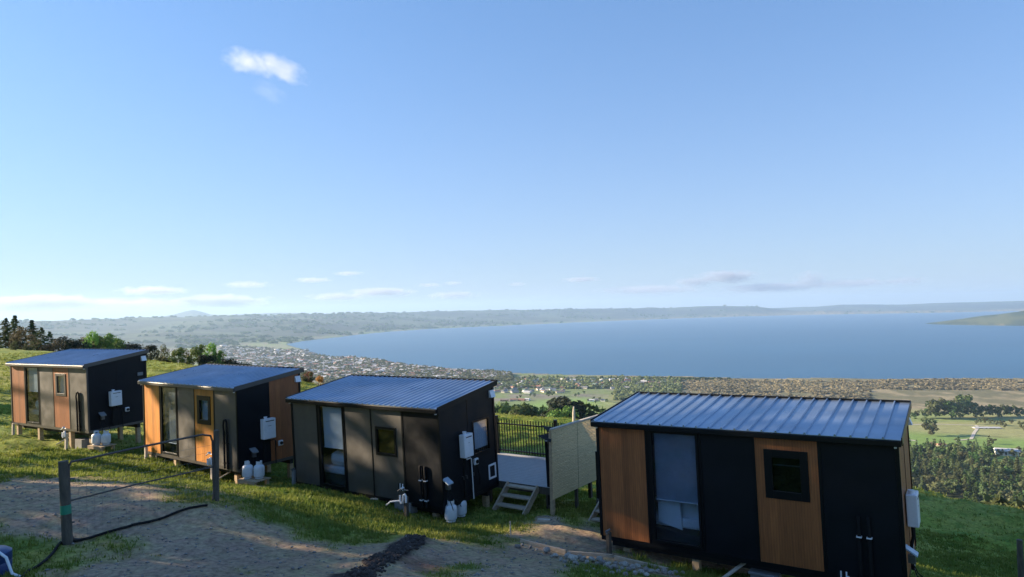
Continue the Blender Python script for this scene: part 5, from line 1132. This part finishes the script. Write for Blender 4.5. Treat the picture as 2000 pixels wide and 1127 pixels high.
#@@CLOUDS
#@@CLOUDS
# ------------------------------------------------------------------ clouds: small volumes far outside the haze
def cloud_mat(name, dens, scale, thr, col=(1, 1, 1), stretch=(1, 1, 1)):
    m = bpy.data.materials.new(name); m.use_nodes = True; t = m.node_tree; t.nodes.clear(); L = t.links.new
    o = t.nodes.new('ShaderNodeOutputMaterial'); v = t.nodes.new('ShaderNodeVolumePrincipled'); v.inputs['Color'].default_value = (*col, 1); v.inputs['Anisotropy'].default_value = .35
    tc = t.nodes.new('ShaderNodeTexCoord'); oi = t.nodes.new('ShaderNodeObjectInfo')
    ln = t.nodes.new('ShaderNodeVectorMath'); ln.operation = 'LENGTH'; L(tc.outputs['Object'], ln.inputs[0])
    ad = t.nodes.new('ShaderNodeVectorMath'); ad.operation = 'ADD'; L(tc.outputs['Object'], ad.inputs[0]); sc = t.nodes.new('ShaderNodeVectorMath'); sc.operation = 'SCALE'; sc.inputs[0].default_value = (37, 19, 11); L(oi.outputs['Random'], sc.inputs['Scale']); L(sc.outputs[0], ad.inputs[1])
    n = t.nodes.new('ShaderNodeTexNoise'); n.inputs['Scale'].default_value = scale; n.inputs['Detail'].default_value = 5; n.inputs['Roughness'].default_value = .6; vm = t.nodes.new('ShaderNodeVectorMath'); vm.operation = 'MULTIPLY'; vm.inputs[1].default_value = stretch; L(ad.outputs[0], vm.inputs[0]); L(vm.outputs[0], n.inputs['Vector'])
    a = t.nodes.new('ShaderNodeMath'); a.operation = 'MULTIPLY_ADD'; a.inputs[1].default_value = -.55; a.inputs[2].default_value = .55-thr; L(ln.outputs['Value'], a.inputs[0])
    b = t.nodes.new('ShaderNodeMath'); b.operation = 'ADD'; L(a.outputs[0], b.inputs[0]); L(n.outputs[0], b.inputs[1])
    c = t.nodes.new('ShaderNodeMapRange'); c.inputs[1].default_value = 0; c.inputs[2].default_value = .35; c.inputs[3].default_value = 0; c.inputs[4].default_value = dens; L(b.outputs[0], c.inputs[0])
    L(c.outputs[0], v.inputs['Density']); L(v.outputs[0], o.inputs['Volume']); return m
cm1 = cloud_mat('small_cloud', .0024, 1.8, .60, stretch=(1.3, 1, .8)); cm2 = cloud_mat('far_cloud', .0024, 1.7, .60, col=(.66, .71, .82), stretch=(2.6, 1.5, 1)); cm3 = cloud_mat('thin_cloud', .0012, 1.7, .58, col=(.68, .72, .82), stretch=(2.6, 1.5, 1))
bm = bmesh.new(); bmesh.ops.create_icosphere(bm, subdivisions=3, radius=1); cme = bpy.data.meshes.new('cloud'); bm.to_mesh(cme); bm.free(); cme.materials.append(cm1)
def cloud(u, v, w_, h_, D, m, label, group=None, tilt=0, depth=.7):
    me = cme if m is cm1 else cme.copy() if m.name+'_m' not in bpy.data.meshes else bpy.data.meshes[m.name+'_m']
    if m is not cm1 and me.name != m.name+'_m': me.name = m.name+'_m'; me.materials[0] = m
    o = bpy.data.objects.new('cloud', me); C.objects.link(o); d = ray(u, v); o.location = d*D; k = D/FPX*.62
    o.scale = (w_*k, w_*k*depth, h_*k); o.rotation_euler = Euler((0, tilt, -math.atan2(d.x, d.y))); tag(o, label, 'cloud', group); return o
cloud(485, 122, 88, 40, 6500, cm1, 'left lobe of the small lone white cloud high on the left', tilt=.12)
cloud(550, 135, 92, 42, 6500, cm1, 'right lobe of the small lone white cloud high on the left', tilt=.35)
cloud(525, 180, 60, 40, 6900, cloud_mat('faint_wisp', .0005, 1.5, .6), 'faint wisp just under the small lone cloud', tilt=.5)
for u, v, w_, h_, m, lab in [(1420, 541, 110, 26, cm2, 'largest grey and white cloud low over the lake'), (1356, 551, 80, 18, cm2, 'small cloud left of the largest one over the lake'), (1585, 549, 60, 34, cm2, 'bright puffy cloud low over the right part of the lake'), (1500, 562, 170, 18, cm2, 'long low cloud between the two bright ones'), (1660, 554, 150, 16, cm3, 'thin cloud streak right of the bright puffy cloud'), (1770, 549, 70, 14, cm3, 'thin cloud at far right above the ridge'),
                            (1270, 566, 190, 18, cm3, 'long thin cloud above the middle of the far shore'), (1135, 546, 75, 11, cm2, 'small flat grey cloud right of centre'), (1010, 555, 35, 8, cm2, 'tiny flat cloud at the centre'), (886, 553, 40, 8, cm2, 'tiny grey cloud left of centre, the right one'), (840, 557, 50, 9, cm2, 'tiny grey cloud left of centre, the left one'), (885, 577, 100, 16, cm2, 'low cloud just above the ridge left of centre'),
                            (745, 571, 130, 18, cm2, 'grey flat cloud above the ridge over the end of the lake'), (660, 580, 110, 16, cm2, 'low grey cloud left of the flat one over the lake end'), (680, 534, 55, 9, cm2, 'small high wisp above the lake end, right one'), (612, 547, 70, 10, cm2, 'small high wisp above the lake end, left one'), (482, 556, 80, 13, cm3, 'faint wisp right above the distant mountain'),
                            (300, 568, 110, 16, cm2, 'grey flat cloud above and left of the distant mountain'), (420, 590, 190, 26, cm2, 'pale cloud bank resting right of the distant mountain'), (250, 596, 200, 24, cm3, 'pale cloud bank left of the distant mountain'), (95, 594, 170, 30, cm2, 'white cloud bank over the left hills'), (0, 602, 120, 34, cm2, 'white cloud cut by the left edge above the conifers')]:
    cloud(u, v, w_, h_, 42000, m, lab, 'low clouds along the horizon', depth=.35)
#@@HAZE
hz = MB().box(-26000, 26000, -300, 27000, LAKE-21, 330)
hm_ = bpy.data.materials.new('haze_air'); hm_.use_nodes = True; t = hm_.node_tree; t.nodes.clear()
vo = t.nodes.new('ShaderNodeVolumePrincipled'); vo.inputs['Density'].default_value = 5.4e-5; vo.inputs['Color'].default_value = (.50, .72, 1, 1); vo.inputs['Anisotropy'].default_value = .2
o_ = t.nodes.new('ShaderNodeOutputMaterial'); t.links.new(vo.outputs[0], o_.inputs['Volume'])
tag(hz.build('haze', hm_), kind='stuff')
#@@END
